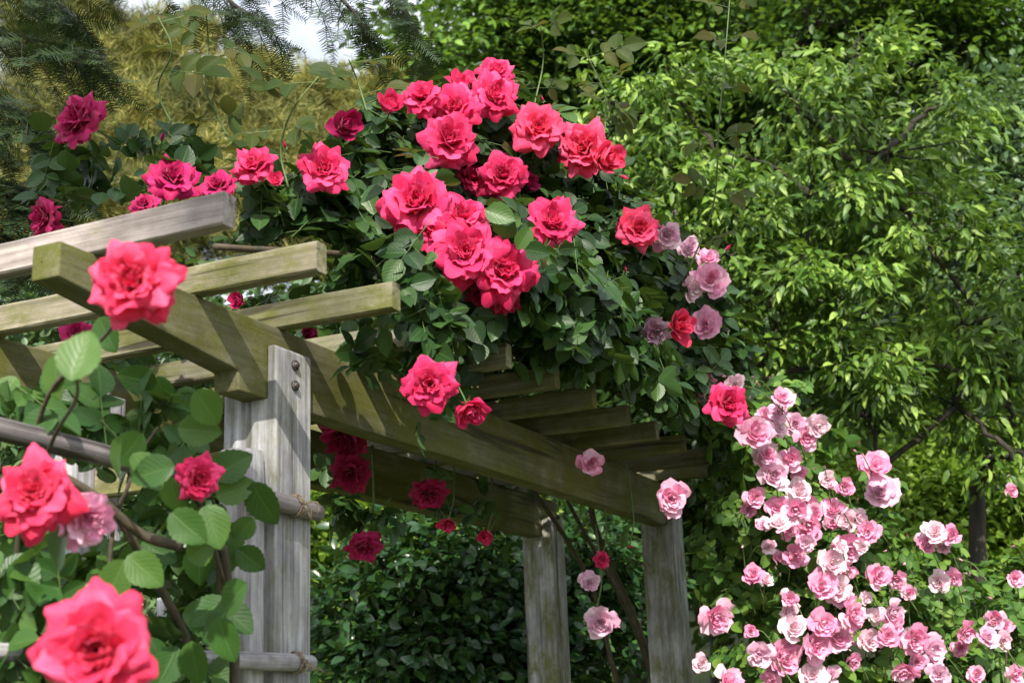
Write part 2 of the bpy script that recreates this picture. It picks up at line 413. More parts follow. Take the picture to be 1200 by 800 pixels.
rcol = [(.84, .75, .70), (.80, .72, .58), (.74, .69, .52), (.62, .58, .48)] + [(.55, .52, .42)]*9
rmoss = [.26, .55, .75, .6, .7, .6, .55, .62, .75, .6, .6, .6, .6]
RX0 = -W-S-XR
rafter_objs = []
for k in range(12):
    yc = RY+k*RP-RW/2
    dx = rng.normal(0, .004) if k > 2 else 0
    o = timber('rafter', XR-RX0, RW, RH, pergola, rcol[k], rmoss[k], Matrix.Translation(((XR+RX0)/2+dx, yc, ZT+RH/2+.0005)))
    rafter_objs.append(o)
# tie rails between the two rows of posts
for y0, z, mo in ((.03, 2.13, .75),):
    timber('tie_rail', W-.002, .04, .07, pergola, (.8, .72, .5), mo, Matrix.Translation((-S-(W-S)/2-S/2+.0, y0+.03, z)) if False else Matrix.Translation((-S-(W-S)/2, y0+.03, z)) @ Matrix.Diagonal(((W-S-.002)/(W-.002), 1, 1, 1)))

# ------------------------------------------------------------------ fence of round rails lashed to the front post
fence = thing('rail_fence', 'grey round wooden rails tied with straw twine to the front pergola post', 'fence', (-.06, -.06, 0))
def pole(name, p0, p1, r, parent, col=(1, 1, 1.05), moss=.2):
    p0 = Vector(p0); p1 = Vector(p1); ln = (p1-p0).length; seg = max(6, int(ln/.05)); nn = 14; V = []
    ph = rng.uniform(0, 9)
    for k in range(seg+1):
        x = ln*k/seg; rr = r*(1+.05*math.sin(x*9+ph)+rng.normal(0, .008))*(.93 if k in (0, seg) else 1)
        for i in range(nn):
            a = 2*math.pi*i/nn; V.append((x, rr*math.cos(a)+r*.12*math.sin(x*4+ph), rr*math.sin(a)+r*.1*math.cos(x*5+ph)))
    Fs = [(k*nn+i, k*nn+(i+1) % nn, (k+1)*nn+(i+1) % nn, (k+1)*nn+i) for k in range(seg) for i in range(nn)]
    Fs += [tuple(range(nn))[::-1], tuple(range(seg*nn, seg*nn+nn))]
    o = link(name, mesh_py(name, V, Fs, M['wood'], True)); q = (p1-p0).to_track_quat('X', 'Z')
    o.matrix_basis = Matrix.Translation(p0) @ q.to_matrix().to_4x4(); o.color = (*col, moss)
    if parent: adopt(o, parent)
    return o
pole('round_post', (-.062, -.049, 0), (-.052, -.049, 2.135), .047, fence, (1, 1, 1.02), .32)
pole('round_post', (-.03, -1.25, 0), (-.03, -1.25, 2.2), .047, fence, (1, 1, 1.02), .3)
r1 = pole('rail', (.021, -1.45, 2.075), (.021, .142, 2.017), .019, fence, (.66, .60, .60), .2)
r2 = pole('rail', (.021, -1.45, 1.70), (.021, .112, 1.687), .018, fence, (1, .98, 1.0), .2)
def lashing(y, z, r, turns, parent):
    pts = []
    for i in range(turns*18):
        a = 2*math.pi*i/18; k = i/18
        pts.append((.021+(r+.004)*math.cos(a)+rng.normal(0, .0012), y+(k-turns/2)*.006+rng.normal(0, .0015), z+(r+.004)*math.sin(a)+rng.normal(0, .0012)))
    o = tube('lashing', pts, .0019, M['twine'], parent, 5)
    for q in range(5):
        p = np.array((.021+r+.004, y+rng.normal(0, .01), z+rng.normal(0, .006)))
        tube('twine_end', curve(p, p+np.array((.012, rng.uniform(-.01, .03), rng.uniform(-.012, .004))), p+np.array((.014, rng.uniform(-.02, .055), rng.uniform(-.04, -.012))), n=4), .0011, M['twine'], parent, 4)
lashing(.045, 2.021, .019, 3, fence); lashing(.05, 1.6875, .018, 3, fence)
pole('lashing_bar', (-.115, -.045, 2.0), (.03, -.04, 1.992), .006, fence, (.35, .25, .2), .0)
stake = pole('garden_stake', at(194, 1150, 3.5)*np.array([1, 1, 0]), at(190, 700, 3.5), .013, None, (1.5, 1.5, 1.6), 0)
tag(stake, 'pale thin garden stake behind the near rose bush', 'stake')

# ------------------------------------------------------------------ roses
def petal_surface(t, seed, nu, nv, kind):
    """one petal of a bloom of unit radius about +Z; t 0 = heart, 1 = outermost"""
    rr = random.Random(seed)
    if kind == 'bud': L0, th0, th1, wrap = .95, 22-8*(1-t), -24-6*(1-t), 2.1
    elif kind == 'half':
        L0 = (.62+.42*t)*rr.uniform(.92, 1.06); th0 = 20+34*t+rr.uniform(-6, 6); th1 = -16+(30+26*t)*t+rr.uniform(-8, 12); wrap = (1.6-.5*t)*rr.uniform(.9, 1.1)
    elif kind == 'pink':
        L0 = .40+.60*t; th0 = 26+56*t+rr.uniform(-14, 14); th1 = -20+84*t+rr.uniform(-22, 22); wrap = .95-.25*t
    else:
        L0 = (.44+.58*t)*rr.uniform(.88, 1.10); th0 = 20+52*t+rr.uniform(-10, 10); th1 = -6+(62+38*t)*t+rr.uniform(-18, 18); wrap = (1.45-.55*t**.7)*rr.uniform(.85, 1.15)
    L0 *= rr.uniform(.9, 1.1); ru = rr.uniform(.5, 1.2); p1, p2 = rr.uniform(0, 6.3), rr.uniform(0, 6.3)
    us = np.linspace(-1, 1, nu); vs = np.linspace(0, 1, nv); V = np.zeros((nu, nv, 3))
    side_roll = rr.uniform(.5, 1.5)*(t if kind != 'bud' else .05); skew = rr.uniform(-.25, .25)
    for i, u in enumerate(us):
        tipv = 1-(.25*t+.12)*abs(u+skew*.5)**1.32
        if kind == 'pink': tipv = 1-.16*abs(u)**2.5-.08*(1-abs(u))*rr.uniform(0, 1)
        r, z = .03+.06*t, -.28+.10*(1-t); ds = L0*tipv/(nv-1)
        for j, v in enumerate(vs):
            if j:
                e = v**1.25
                th = th0+(th1-th0)*e
                if kind == 'red': th += 60*t*max(0, v-.70)/.30*(.65+.5*side_roll*abs(u))
                th = R(th); r += ds*math.sin(th); z += ds*math.cos(th)
            shape = min(1, (.22+1.25*v**.75))*(1-(.42 if kind == 'red' else .28)*(max(0, v-.55)/.45)**1.4*(1 if kind != 'pink' else .4))
            half = wrap*shape
            phi = u*half*(1 if t < .25 else min(1.0, (.42+.25*t)/max(r, .28)+.12))
            edge = max(0, abs(u)-.5)/.5
            zr = z - side_roll*.20*edge**1.4*v + ru*.055*math.sin(u*5+p1+v*2.5)*v*v*(.5+t)
            rrd = max(r, .015) + .045*ru*math.sin(u*4.2+p2)*v*v + (.06*edge**2*v if kind == 'red' else 0)
            if kind == 'pink':
                zr += .055*math.sin(u*6.5+p2)*v**2; rrd += .03*math.sin(u*9+p1)*v**2
            if kind == 'red':
                w_ = (.35+.65*v)*v*(.35+.65*t); zr += w_*(.030*math.sin(u*9+v*6+p2)+.020*math.sin(u*14-v*9+p1)); rrd += w_*.028*math.sin(u*11+v*7+p1+p2)
            V[i, j] = (rrd*math.cos(phi), rrd*math.sin(phi), zr)
    return V.reshape(-1, 3)
def petal_uv(nu, nv):
    U = np.array([(i/(nu-1), j/(nv-1)) for i in range(nu) for j in range(nv)]); f = grid_faces(nu, nv); return f, U[f.ravel()]
GA = math.pi*(3-math.sqrt(5))
def rotz(V, a):
    c, s = math.cos(a), math.sin(a); return V@np.array([[c, s, 0], [-s, c, 0], [0, 0, 1]])
def calyx_mesh(name, mat, stem=1.4):
    V, Fs = [], []
    v, f = tube_data([(0, 0, -.24), (0, 0, -.30), (0, 0, -.38), (0, 0, -.44), (.03, 0, -.8), (.10, .03, -.44-stem)], [.10, .13, .10, .035, .03, .03], 8); V += v; Fs += f
    for k in range(5):
        a = 2*math.pi*k/5; base = len(V)
        for s in range(5):
            q = s/4; r = .10+.34*q; z = -.27-.16*q+.10*q*q; hw = .075*(1-q)**.7+.004
            d = np.array((math.cos(a), math.sin(a), 0)); n_ = np.array((-math.sin(a), math.cos(a), 0))
            for e in (-1, 1): V.append(d*r+n_*hw*e+np.array((0, 0, z)))
        for s in range(4): b = base+2*s; Fs.append((b, b+2, b+3, b+1))
    return mesh_py(name, V, Fs, mat)
VARIANTS = {}
def bloom_variant(kind, var, hi=False):
    """(heart mesh data, list of outer petal data, calyx mesh); shared by every bloom that uses it"""
    key = (kind, var, hi)
    if key in VARIANTS: return VARIANTS[key]
    nu, nv = (15, 11) if hi else ((9, 7) if kind != 'pink' else (6, 5))
    Np, heart = {'red': (46, 17), 'half': (24, 10), 'bud': (7, 7), 'pink': (28, 28)}[kind]
    f, uv = petal_uv(nu, nv); hV, hF, hU, outs = [], [], [], []
    rr = random.Random(var*31+7)
    for i in range(Np):
        t = i/(Np-1)
        if kind in ('red', 'half'): t = .30*(i/heart) if i < heart else .30+.70*((i-heart)/(Np-1-heart))**.9
        V = petal_surface(t, var*100+i, nu, nv, kind)
        V = rotz(V, i*GA+rr.uniform(-.35, .35))
        tilt = rr.uniform(-.24, .24)*(1 if i < Np*.75 else .6) if kind != 'bud' else 0
        V = V@np.array([[1, 0, 0], [0, math.cos(tilt), math.sin(tilt)], [0, -math.sin(tilt), math.cos(tilt)]])
        if i < heart:
            hF.append(f+len(hV)*nu*nv); hV.append(V); hU.append(uv)
        else: outs.append((V, f, uv))
    data = dict(heart=(np.concatenate(hV), np.concatenate(hF), np.concatenate(hU)), outs=outs, meshes={})
    VARIANTS[key] = data; return data
def bloom(parent, pos, axis, radius, kind, var, colour, hi=False, squash=1., spin=None, name='rose_bloom'):
    d = bloom_variant(kind, var, hi); mk = d['meshes'].get(colour)
    if mk is None:
        mk = d['meshes'][colour] = (mesh_np(name, *d['heart'], True, M[colour]), [mesh_np('petal', *q, True, M[colour]) for q in d['outs']])
    if 'calyx' not in d: d['calyx'] = calyx_mesh('calyx', M['calyx'])
    z = unit(axis); x = unit(np.cross(z, rng.normal(0, 1, 3))); y = np.cross(z, x)
    Rm = np.stack([x, y, z*squash], -1)*radius
    o = link(name, mk[0]); o.matrix_basis = Matrix([[*Rm[r], pos[r]] for r in range(3)]+[[0, 0, 0, 1]]); adopt(o, parent)
    for me in mk[1]:
        p = link('petal', me); p.parent = o
    c = link('calyx', d['calyx']); c.parent = o
    return o
def face(sx=0., sy=.3, toward=1.):
    return unit(-FW*toward+RT*sx+UP*sy)

# leaf templates
LF_ROSE = Leaf(.72, 6, 5, .30, .10, .44, 1.0, 0)
LF_NEAR = Leaf(.74, 17, 7, .22, .10, .44, 1.0, .045, .012)
LF_LANCE = Leaf(.36, 5, 3, .35, .22, .40, 1.1)
LF_OVAL = Leaf(.50, 5, 3, .25, .15, .45, 1.0)
LF_SMALL = Leaf(.60, 4, 3, .2, .12, .5, 1.0)
class Strip:
    def __init__(s):
        s.V = np.array([(-.5, 0, 0), (.5, 0, 0), (0, 0, .8), (-.5, 1, 0), (.5, 1, 0), (0, 1, .8)])*np.array((.018, 1, .018))
        s.F = np.array([(0, 1, 4, 3), (1, 2, 5, 4), (2, 0, 3, 5)], np.int32); s.UV = None
STALK = Strip()

def compound(base, d, nrm, l, jit=.25, pairs=2):
    """rose leaf: a terminal leaflet and pairs on a stalk -> (pos, dir, normal, size) lists and stalk"""
    d = unit(d); s = unit(np.cross(d, nrm)); nrm = np.cross(s, d); out = []
    def add(p, dd, sc): out.append((p, unit(dd+rng.normal(0, jit*.5, 3)), unit(nrm+rng.normal(0, jit, 3)), l*sc*rng.uniform(.85, 1.1)))
    full = l*(.45+.62*pairs)
    add(base+d*full, d, 1.1)
    for k in range(pairs):
        p = base+d*(full-l*(.30+.60*k))-nrm*.004
        for sg in (-1, 1): add(p, d*.45+s*sg, 1.0-.14*k)
    return out, (base, d, nrm, full)
def blob_world(lst): return [(at(px, py, dep), r/F*dep) for px, py, dep, r in lst]
def inside_poly(x, y, poly):
    ins = np.zeros(len(x), bool); n = len(poly)
    for i in range(n):
        x0, y0 = poly[i]; x1, y1 = poly[(i+1) % n]
        if y0 == y1: continue
        c = ((y0 > y) != (y1 > y)) & (x < (x1-x0)*(y-y0)/(y1-y0)+x0); ins ^= c
    return ins
# timbers that stay in plain view: no climbing leaf may hang in front of these
CLEAR = [[(0, 268), (262, 219), (282, 228), (282, 274), (0, 335)], [(200, 305), (368, 277), (390, 286), (388, 328), (240, 356), (195, 345)],
         [(290, 368), (458, 326), (455, 366), (320, 395)], [(30, 280), (75, 278), (300, 372), (368, 418), (395, 440), (400, 495), (366, 492), (280, 470), (30, 335)],
         [(262, 400), (369, 400), (369, 800), (262, 800)], [(366, 470), (480, 488), (560, 512), (640, 512), (740, 556), (775, 575), (775, 618), (366, 495)],
         [(590, 466), (700, 452), (742, 474), (776, 494), (796, 510), (790, 528), (740, 522), (660, 520), (600, 492)], [(580, 410), (606, 405), (606, 434), (580, 434)], [(748, 610), (800, 590), (818, 800), (758, 800)], [(690, 500), (770, 500), (760, 560), (690, 540)]]
BLOOMS = []                                  # (px, py, r, depth) of blooms: leaves keep out of the way in front of them
def foliage_blobs(blobs, per_m2, l, shell=(.55, 1.05), up=.35, keep=True, pairs=2, cam_bias=.0, deep=.8):
    P, D, Nn, Sz, St = [], [], [], [], []
    cs = np.array([b[0] for b in blobs]); rs = np.array([b[1] for b in blobs])
    for c, r in blobs:
        m = int(4*math.pi*r*r*per_m2)
        for _ in range(m):
            q = unit(rng.normal(0, 1, 3)); rad = r*rng.uniform(*shell); p = c+q*rad
            dist = np.linalg.norm(cs-p, axis=1)/rs
            if (dist < deep*.62).any() and rng.random() < .85: continue
            nr = unit(q*1.0+np.array((0, 0, up))+rng.normal(0, .35, 3)-SUN3*cam_bias)
            d = unit(np.cross(nr, rng.normal(0, 1, 3))+q*.25-np.array((0, 0, .25)))
            lv, st = compound(p-d*l, d, nr, l*rng.uniform(.75, 1.2), .25, pairs)
            for a, b_, n_, s_ in lv: P.append(a); D.append(b_); Nn.append(n_); Sz.append(s_)
            St.append(st)
    P, D, Nn, Sz = map(np.array, (P, D, Nn, Sz))
    if keep:
        ok = keep_ok(P+D*Sz[:, None]*.5, .5*Sz)
        P, D, Nn, Sz = P[ok], D[ok], Nn[ok], Sz[ok]
        sm = np.array([b+d*f*.6 for b, d, n_, f in St]); ks = keep_ok(sm, np.full(len(sm), .03)); St = [s for s, k in zip(St, ks) if k]
    return P, D, Nn, Sz, St
SUN3 = np.array(SUN_TRAVEL)
def keep_ok(c, rad):
    x, y, z = project(c); ok = np.ones(len(c), bool); pr = rad/np.maximum(z, .1)*F
    for poly in CLEAR:
        ok &= ~inside_poly(x, y, poly)
        ok &= ~inside_poly(x+pr*.6, y, poly); ok &= ~inside_poly(x-pr*.6, y, poly); ok &= ~inside_poly(x, y+pr*.6, poly); ok &= ~inside_poly(x, y-pr*.6, poly)
    for bx, by, br, bd in BLOOMS:
        dd = np.hypot(x-bx, y-by)
        ok &= ~((dd < br*.80+pr*.55) & (z < bd+.03))
        ok &= np.linalg.norm(c-at(bx, by, bd), axis=1) > br/F*bd*.75
    return ok
def stalks(name, St, mat, parent):
    if not St: return
    d = np.array([s[1] for s in St]); n_ = np.array([s[2] for s in St]); b = np.array([s[0] for s in St]); f = np.array([s[3] for s in St])
    Rm = frames(d, n_); Rm[:, :, 0] *= (.12/f)[:, None]; Rm[:, :, 2] *= (.12/f)[:, None]
    join(name, STALK, Rm, b, f, mat, parent)

# ---- the red climbing rose over the pergola
canopy = [(300, 252, 3.35, 42), (235, 245, 3.3, 34), (352, 245, 3.45, 48), (400, 215, 3.6, 55), (435, 170, 3.8, 52), (415, 285, 3.55, 52), (470, 310, 3.6, 52), (505, 150, 3.95, 55),
          (560, 140, 4.1, 58), (615, 180, 4.1, 60), (540, 225, 3.9, 70), (475, 245, 3.75, 66), (600, 275, 4.0, 74), (555, 335, 3.75, 58), (680, 225, 4.3, 56), (655, 300, 4.05, 74),
          (720, 275, 4.35, 56), (705, 350, 4.2, 70), (640, 375, 4.0, 56), (762, 330, 4.5, 56), (775, 400, 4.6, 64), (720, 420, 4.35, 48), (812, 350, 4.75, 40), (830, 420, 4.8, 50),
          (590, 120, 4.2, 42), (500, 385, 3.55, 34), (445, 350, 3.45, 30), (438, 412, 3.12, 20), (670, 430, 4.1, 28), (790, 465, 4.75, 40), (380, 290, 3.4, 34), (520, 435, 3.5, 18), (472, 352, 3.32, 34), (505, 392, 3.32, 34), (565, 395, 3.55, 32), (625, 415, 3.8, 30), (700, 430, 4.0, 38), (760, 448, 4.25, 38), (600, 350, 3.55, 42), (680, 390, 3.8, 46), (740, 400, 4.05, 48), (805, 445, 4.4, 42), (480, 362, 3.02, 30), (512, 394, 3.08, 30), (466, 342, 2.98, 18), (560, 385, 3.35, 20), (640, 412, 3.65, 20)]
canopy_blobs = blob_world(canopy) + [(np.array((-.35+dx, y, 2.74)), .27) for y in (.5, .95, 1.4, 1.85, 2.3, 2.75) for dx in (-.3, .1)]
for k in range(3, 13):                       # extra leaf mounds, set sunward of the rafter ends to shade them
    for t_, r_ in ((.20, .11), (.34, .12)):
        canopy_blobs.append((np.array((XR-.06, RY+k*RP, ZT+RH))+np.array(to_sun)*t_, r_))
left_cluster = blob_world([(90, 195, 3.3, 38), (65, 245, 3.25, 36), (125, 190, 3.4, 34), (200, 175, 3.45, 40), (165, 245, 3.25, 34), (190, 225, 3.3, 34), (130, 250, 3.2, 26)])
red = thing('climbing_rose', 'climbing rose with crimson double blooms and dark glossy leaves over the pergola rafters', 'rose bush', (-.2, 2.5, 0))
# px, py, diameter px, kind, screen tilt of the bloom's axis, colour, depth nudge, squash
RED = [(90, 138, 72, 'red', (-.5, .55), 'magenta', 3.25, 1), (190, 163, 20, 'bud', (0, 1), 'magenta', 3.35, 1), (202, 206, 62, 'red', (.2, 1.1), 'magenta', 3.2, 1), (255, 217, 48, 'red', (.1, 1.2), 'magenta', 3.15, 1),
       (297, 192, 54, 'red', (0, .95), 'red', 3.2, 1), (322, 213, 26, 'half', (.2, .8), 'red', 3.15, 1.1), (334, 171, 17, 'bud', (-.2, 1.2), 'red', 3.3, 1), (380, 196, 64, 'red', (.2, .3), 'red', 3.3, 1),
       (50, 255, 52, 'red', (-.7, .2), 'magenta', 3.15, 1), (168, 238, 36, 'red', (.2, 1.2), 'magenta', 3.1, 1), (404, 148, 50, 'half', (.9, .3), 'magenta', 3.55, 1), (457, 125, 42, 'half', (.2, .9), 'red', 3.6, 1),
       (494, 112, 50, 'red', (-.3, .8), 'red', 3.7, 1), (532, 125, 62, 'red', (-.1, .6), 'red', 3.75, 1), (541, 98, 40, 'half', (0, 1.0), 'red', 3.9, 1), (581, 83, 46, 'red', (.1, .8), 'red', 4.0, 1),
       (580, 110, 60, 'red', (.3, .4), 'red', 3.85, 1), (528, 163, 74, 'red', (.1, .35), 'red', 3.65, 1), (590, 205, 62, 'red', (.1, .15), 'red', 3.75, 1), (630, 149, 64, 'red', (.2, .7), 'coral', 3.85, 1),
       (636, 117, 13, 'bud', (0, 1.4), 'red', 4.1, 1), (684, 173, 68, 'red', (-.1, .45), 'coral', 3.95, 1), (710, 187, 52, 'half', (.5, .25), 'coral', 3.95, 1), (730, 207, 18, 'bud', (1.2, -.3), 'red', 4.1, 1),
       (488, 235, 94, 'red', (-.15, .25), 'red', 3.3, 1), (541, 254, 72, 'red', (.2, .5), 'red', 3.32, 1), (545, 294, 84, 'red', (-.15, .3), 'red', 3.2, 1), (592, 316, 80, 'red', (.45, .2), 'red', 3.22, 1), (515, 268, 60, 'red', (-.3, .4), 'red', 3.28, 1),
       (592, 352, 46, 'red', (.4, -.5), 'red', 3.3, 1), (648, 258, 66, 'red', (.05, .3), 'red', 3.62, 1), (748, 267, 54, 'red', (-.1, .2), 'coral', 4.05, 1), (503, 450, 68, 'red', (.1, .15), 'red', 2.9, 1),
       (550, 478, 54, 'half', (.5, -.7), 'red', 2.98, 1), (852, 292, 19, 'bud', (.3, .9), 'red', 4.55, 1), (733, 317, 16, 'bud', (.2, .6), 'red', 4.05, 1), (730, 268, 20, 'bud', (.8, .2), 'red', 4.1, 1),
       (280, 352, 28, 'half', (-.4, .3), 'magenta', 3.5, 1), (360, 391, 24, 'half', (.3, .3), 'magenta', 3.6, 1), (620, 215, 30, 'half', (.5, .5), 'magenta', 3.95, 1), (553, 207, 40, 'red', (.3, 1), 'red', 3.8, 1),
       (400, 513, 58, 'red', (-.2, -.9), 'magenta', 3.95, 1), (410, 556, 52, 'red', (.1, -.5), 'magenta', 3.95, 1), (503, 581, 46, 'red', (0, -.8), 'magenta', 4.15, 1), (525, 613, 26, 'half', (.3, -.4), 'red', 4.1, 1),
       (571, 626, 26, 'half', (-.3, -.5), 'red', 4.3, 1), (428, 641, 46, 'red', (.1, -1.1), 'magenta', 3.75, 1), (90, 389, 44, 'red', (.2, 1.0), 'magenta', 3.4, 1), (700, 712, 18, 'bud', (.2, .2), 'red', 4.6, 1),
       (562, 345, 34, 'red', (-.3, -.4), 'red', 3.35, 1), (738, 640, 16, 'bud', (.6, .2), 'red', 4.6, 1), (706, 655, 20, 'red', (.2, .4), 'red', 4.7, 1)]
def nearest_surface(px, py, blobs, default):
    """first hit of the pixel's ray on the foliage mounds"""
    v = FW + RT*(px-600)/F - UP*(py-400)/F; nv = np.linalg.norm(v); v = v/nv; best = None
    for c, r in blobs:
        oc = CAM-c; b = oc@v; q = b*b-(oc@oc-r*r)
        if q > 0:
            t = -b-math.sqrt(q)
            if best is None or t < best: best = t
    return (best/nv if best else default)
for px, py, dm, kind, tl, colr, dep, sq in RED: BLOOMS.append((px, py, dm/2, dep))
PINKCLIMB = [(790, 250, 24, 'lilac', 4.3), (782, 276, 34, 'lilac', 4.1), (768, 275, 36, 'pink', 4.15), (808, 290, 28, 'lilac', 4.45), (831, 302, 28, 'pink', 4.5), (833, 327, 42, 'pink', 4.4), (812, 338, 32, 'pale', 4.4), (768, 388, 40, 'lilac', 4.3),
             (826, 380, 38, 'pink', 4.4), (693, 543, 32, 'pink', 4.1), (788, 583, 40, 'pink', 4.3), (705, 729, 40, 'lilac', 4.5), (725, 734, 16, 'pink', 4.5), (691, 682, 26, 'lilac', 4.6)]
for q in PINKCLIMB: BLOOMS.append((q[0], q[1], q[2]/2, q[4]))
EXTRA = [(795, 381, 48, 'half', (.4, .1), 'coral', 4.15, 1), (854, 472, 54, 'red', (.2, .1), 'red', 4.05, 1)]
for q in EXTRA: BLOOMS.append((q[0], q[1], q[2]/2, q[6]))
RED += EXTRA
for i, (px, py, dm, kind, tl, colr, dep, sq) in enumerate(RED):
    rad = dm/2/F*dep*(1.12 if kind in ('red', 'half') else 1.3)
    bloom(red, at(px, py, dep), face(tl[0]+rng.normal(0, .2), tl[1]+rng.normal(0, .16)), rad, kind, i % 7 if kind == 'red' else i % 2, colr, False, rng.uniform(.85, 1.15))
P, D, Nn, Sz, St = foliage_blobs(canopy_blobs, 250, .062, up=.4, cam_bias=.25)
leaves(red, LF_ROSE, frames(D, Nn), P, Sz, M['rose_leaf'], 260)
stalks('leaf_stalks', St, M['cane_green'], red)
P, D, Nn, Sz, St = foliage_blobs(left_cluster, 110, .062, up=.4)
leaves(red, LF_ROSE, frames(D, Nn), P, Sz, M['rose_leaf'], 36)
stalks('leaf_stalks', St, M['cane_green'], red)
# canes
canes = [(curve((-.05, L+.4, 0), (-.17, L+.35, 1.0), (-.2, L+.2, 1.7), (-.3, L-.1, 2.25), (-.15, L-.6, 2.5), (-.1, 1.4, 2.75), (-.05, .6, 2.75), (-.1, -.1, 2.6)), .017),
         (curve((-.15, L+.4, 0), (-.2, L+.3, 1.0), (-.33, L+.15, 1.6), (-.42, L+.05, 2.1), (-.4, 1.9, 2.6), (-.3, 1.0, 3.0), (-.1, .8, 3.2)), .014),
         (curve((-.4, L+.3, 0), (-.2, L+.25, 1.5), (-.45, L-.1, 2.45), (-.3, 1.6, 3.0), (0, 1.6, 3.4)), .012)]
for pts, r in canes: tube('cane', pts, np.linspace(r, r*.45, len(pts)), M['cane'], red, 7)
# young shoots standing clear of the mound: stem and olive-bronze leaves
SHOOTS = [([(188, 20), (192, 60), (200, 110), (212, 190)], 3.4), ([(630, 30), (628, 75), (629, 130), (632, 160)], 4.1), ([(848, 0), (846, 60), (842, 150), (832, 240), (800, 320)], 4.0), ([(352, 90), (348, 130), (345, 175), (342, 220)], 3.3),
          ([(700, 60), (702, 105), (705, 140), (702, 190)], 4.3), ([(416, 70), (425, 95), (430, 130)], 3.7), ([(245, 10), (240, 55), (246, 100), (262, 150), (268, 210)], 3.5)]
Py, Dy, Ny, Sy, Sty = [], [], [], [], []
shoot_paths = []
for pts, dep in SHOOTS:
    path = curve(*[at(x+rng.normal(0, 9), y, dep+.02*k+rng.normal(0, .04)) for k, (x, y) in enumerate(pts)], n=6); shoot_paths.append((path, np.linspace(.0018, .0035, len(path))))
    for k in range(1, len(path)-1, 4):
        for sg in (-1, 1):
            if rng.random() < .25: continue
            d = unit(RT*sg*rng.uniform(.5, 1)+UP*rng.uniform(-.25, .5)+FW*rng.normal(0, .5)); nr = unit(UP*.6-FW*.7+rng.normal(0, .35, 3))
            lv, st = compound(path[k], d, nr, rng.uniform(.052, .075), .3, int(rng.integers(1, 3)))
            for q in lv: Py.append(q[0]); Dy.append(q[1]); Ny.append(q[2]); Sy.append(q[3])
            Sty.append(st)
Py, Dy, Ny, Sy = map(np.array, (Py, Dy, Ny, Sy)); ok = keep_ok(Py, Sy*.4); Py, Dy, Ny, Sy = Py[ok], Dy[ok], Ny[ok], Sy[ok]
LF_YOUNG = Leaf(.66, 6, 5, .35, .18, .44)
leaves(red, LF_YOUNG, frames(Dy, Ny), Py, Sy, M['young_leaf'], 200, name='young_leaf')
stalks('leaf_stalks', Sty, M['cane_green'], red)
for pth, rd in shoot_paths: tube('shoot', pth, rd, M['cane_green'], red, 5)
stm = []
for px, py, dm, kind, tl, colr, dep, sq in RED:
    if py > 500 and px < 760:
        b = at(px, py-dm*.12, dep+.04); stm.append((curve(b, b+np.array((.01, .03, .10)), b+np.array((-.02, .08, .30)), n=5), np.linspace(.0028, .004, 11)))
for pth, rd in stm: tube('flower_stem', pth, rd, M['cane_green'], red, 5)
# a few leaf sprays hanging in front of the beam and inside the arch
hang = blob_world([(432, 425, 3.02, 15), (412, 405, 3.05, 12), (405, 600, 3.75, 16), (452, 605, 3.8, 12), (515, 480, 3.1, 12), (530, 492, 3.15, 10), (492, 505, 3.1, 8), (398, 590, 3.78, 12), (505, 560, 3.95, 12), (560, 600, 4.3, 12), (430, 610, 3.8, 11), (520, 600, 4.2, 10), (395, 540, 3.75, 14)])
_c = CLEAR; CLEAR = []
P, D, Nn, Sz, St = foliage_blobs(hang, 420, .05, up=.3, cam_bias=.3)
CLEAR = _c
leaves(red, LF_ROSE, frames(D, Nn), P, Sz, M['rose_leaf'], 24)

# ---- pink climbing rose trailing off the end of the pergola
pinkb = thing('climbing_rose', 'pink climbing rose covered in small ruffled blooms beside the far pergola post', 'rose bush', (1.0, 2.9, 0))
PINK = [(822, 457, 38), (862, 450, 26), (882, 442, 13), (917, 465, 30), (912, 482, 26), (885, 505, 46), (912, 503, 24), (945, 512, 32), (958, 500, 30), (927, 537, 30), (900, 532, 22), (907, 557, 40), (885, 582, 27), (937, 575, 34), (932, 597, 34), (970, 562, 22),
        (990, 570, 24), (1025, 546, 46), (1032, 575, 44), (947, 615, 36), (912, 612, 28), (977, 595, 30), (992, 610, 26), (1017, 622, 30), (932, 650, 30), (945, 635, 22), (882, 672, 28), (975, 660, 42), (963, 685, 38), (983, 690, 36), (1000, 720, 38), (1030, 675, 34),
        (1047, 717, 34), (1065, 695, 20), (1100, 682, 28), (965, 730, 36), (930, 735, 36), (957, 757, 44), (920, 772, 46), (890, 765, 34), (840, 724, 44), (822, 776, 24), (857, 797, 40), (952, 790, 36), (902, 797, 26), (1072, 750, 36), (1092, 762, 42), (1040, 745, 30),
        (1020, 750, 28), (1060, 787, 32), (1095, 622, 28), (1115, 626, 26), (1132, 742, 30), (1157, 745, 30), (1165, 725, 26), (1132, 672, 14), (1185, 575, 20), (1187, 640, 11), (1190, 677, 22), (1190, 790, 26), (1100, 790, 28), (1000, 775, 24), (1010, 640, 18),
        (1088, 640, 20), (985, 640, 20), (1125, 655, 10), (880, 740, 18), (1060, 660, 16), (955, 600, 24), (900, 640, 20), (925, 620, 24), (1015, 700, 18), (925, 700, 22), (1145, 790, 22), (1002, 528, 12), (1045, 690, 14), (870, 640, 12), (966, 547, 12), (1160, 700, 12)]
pdep = lambda px: 4.35+.45*max(0, (px-850))/350
pinks = []
for px, py, dm in PINK:
    dep = pdep(px)+rng.uniform(-.10, .06); pinks.append((px, py, dm, dep)); BLOOMS.append((px, py, dm/2, dep))
for px, py, dm, dep in list(pinks):
    if dm > 24 and rng.random() < .62:
        a = rng.uniform(0, 6.28); q = (px+math.cos(a)*dm*.62, py+math.sin(a)*dm*.62, dm*rng.uniform(.65, .95), dep+.05)
        if q[0] > 830: pinks.append(q)
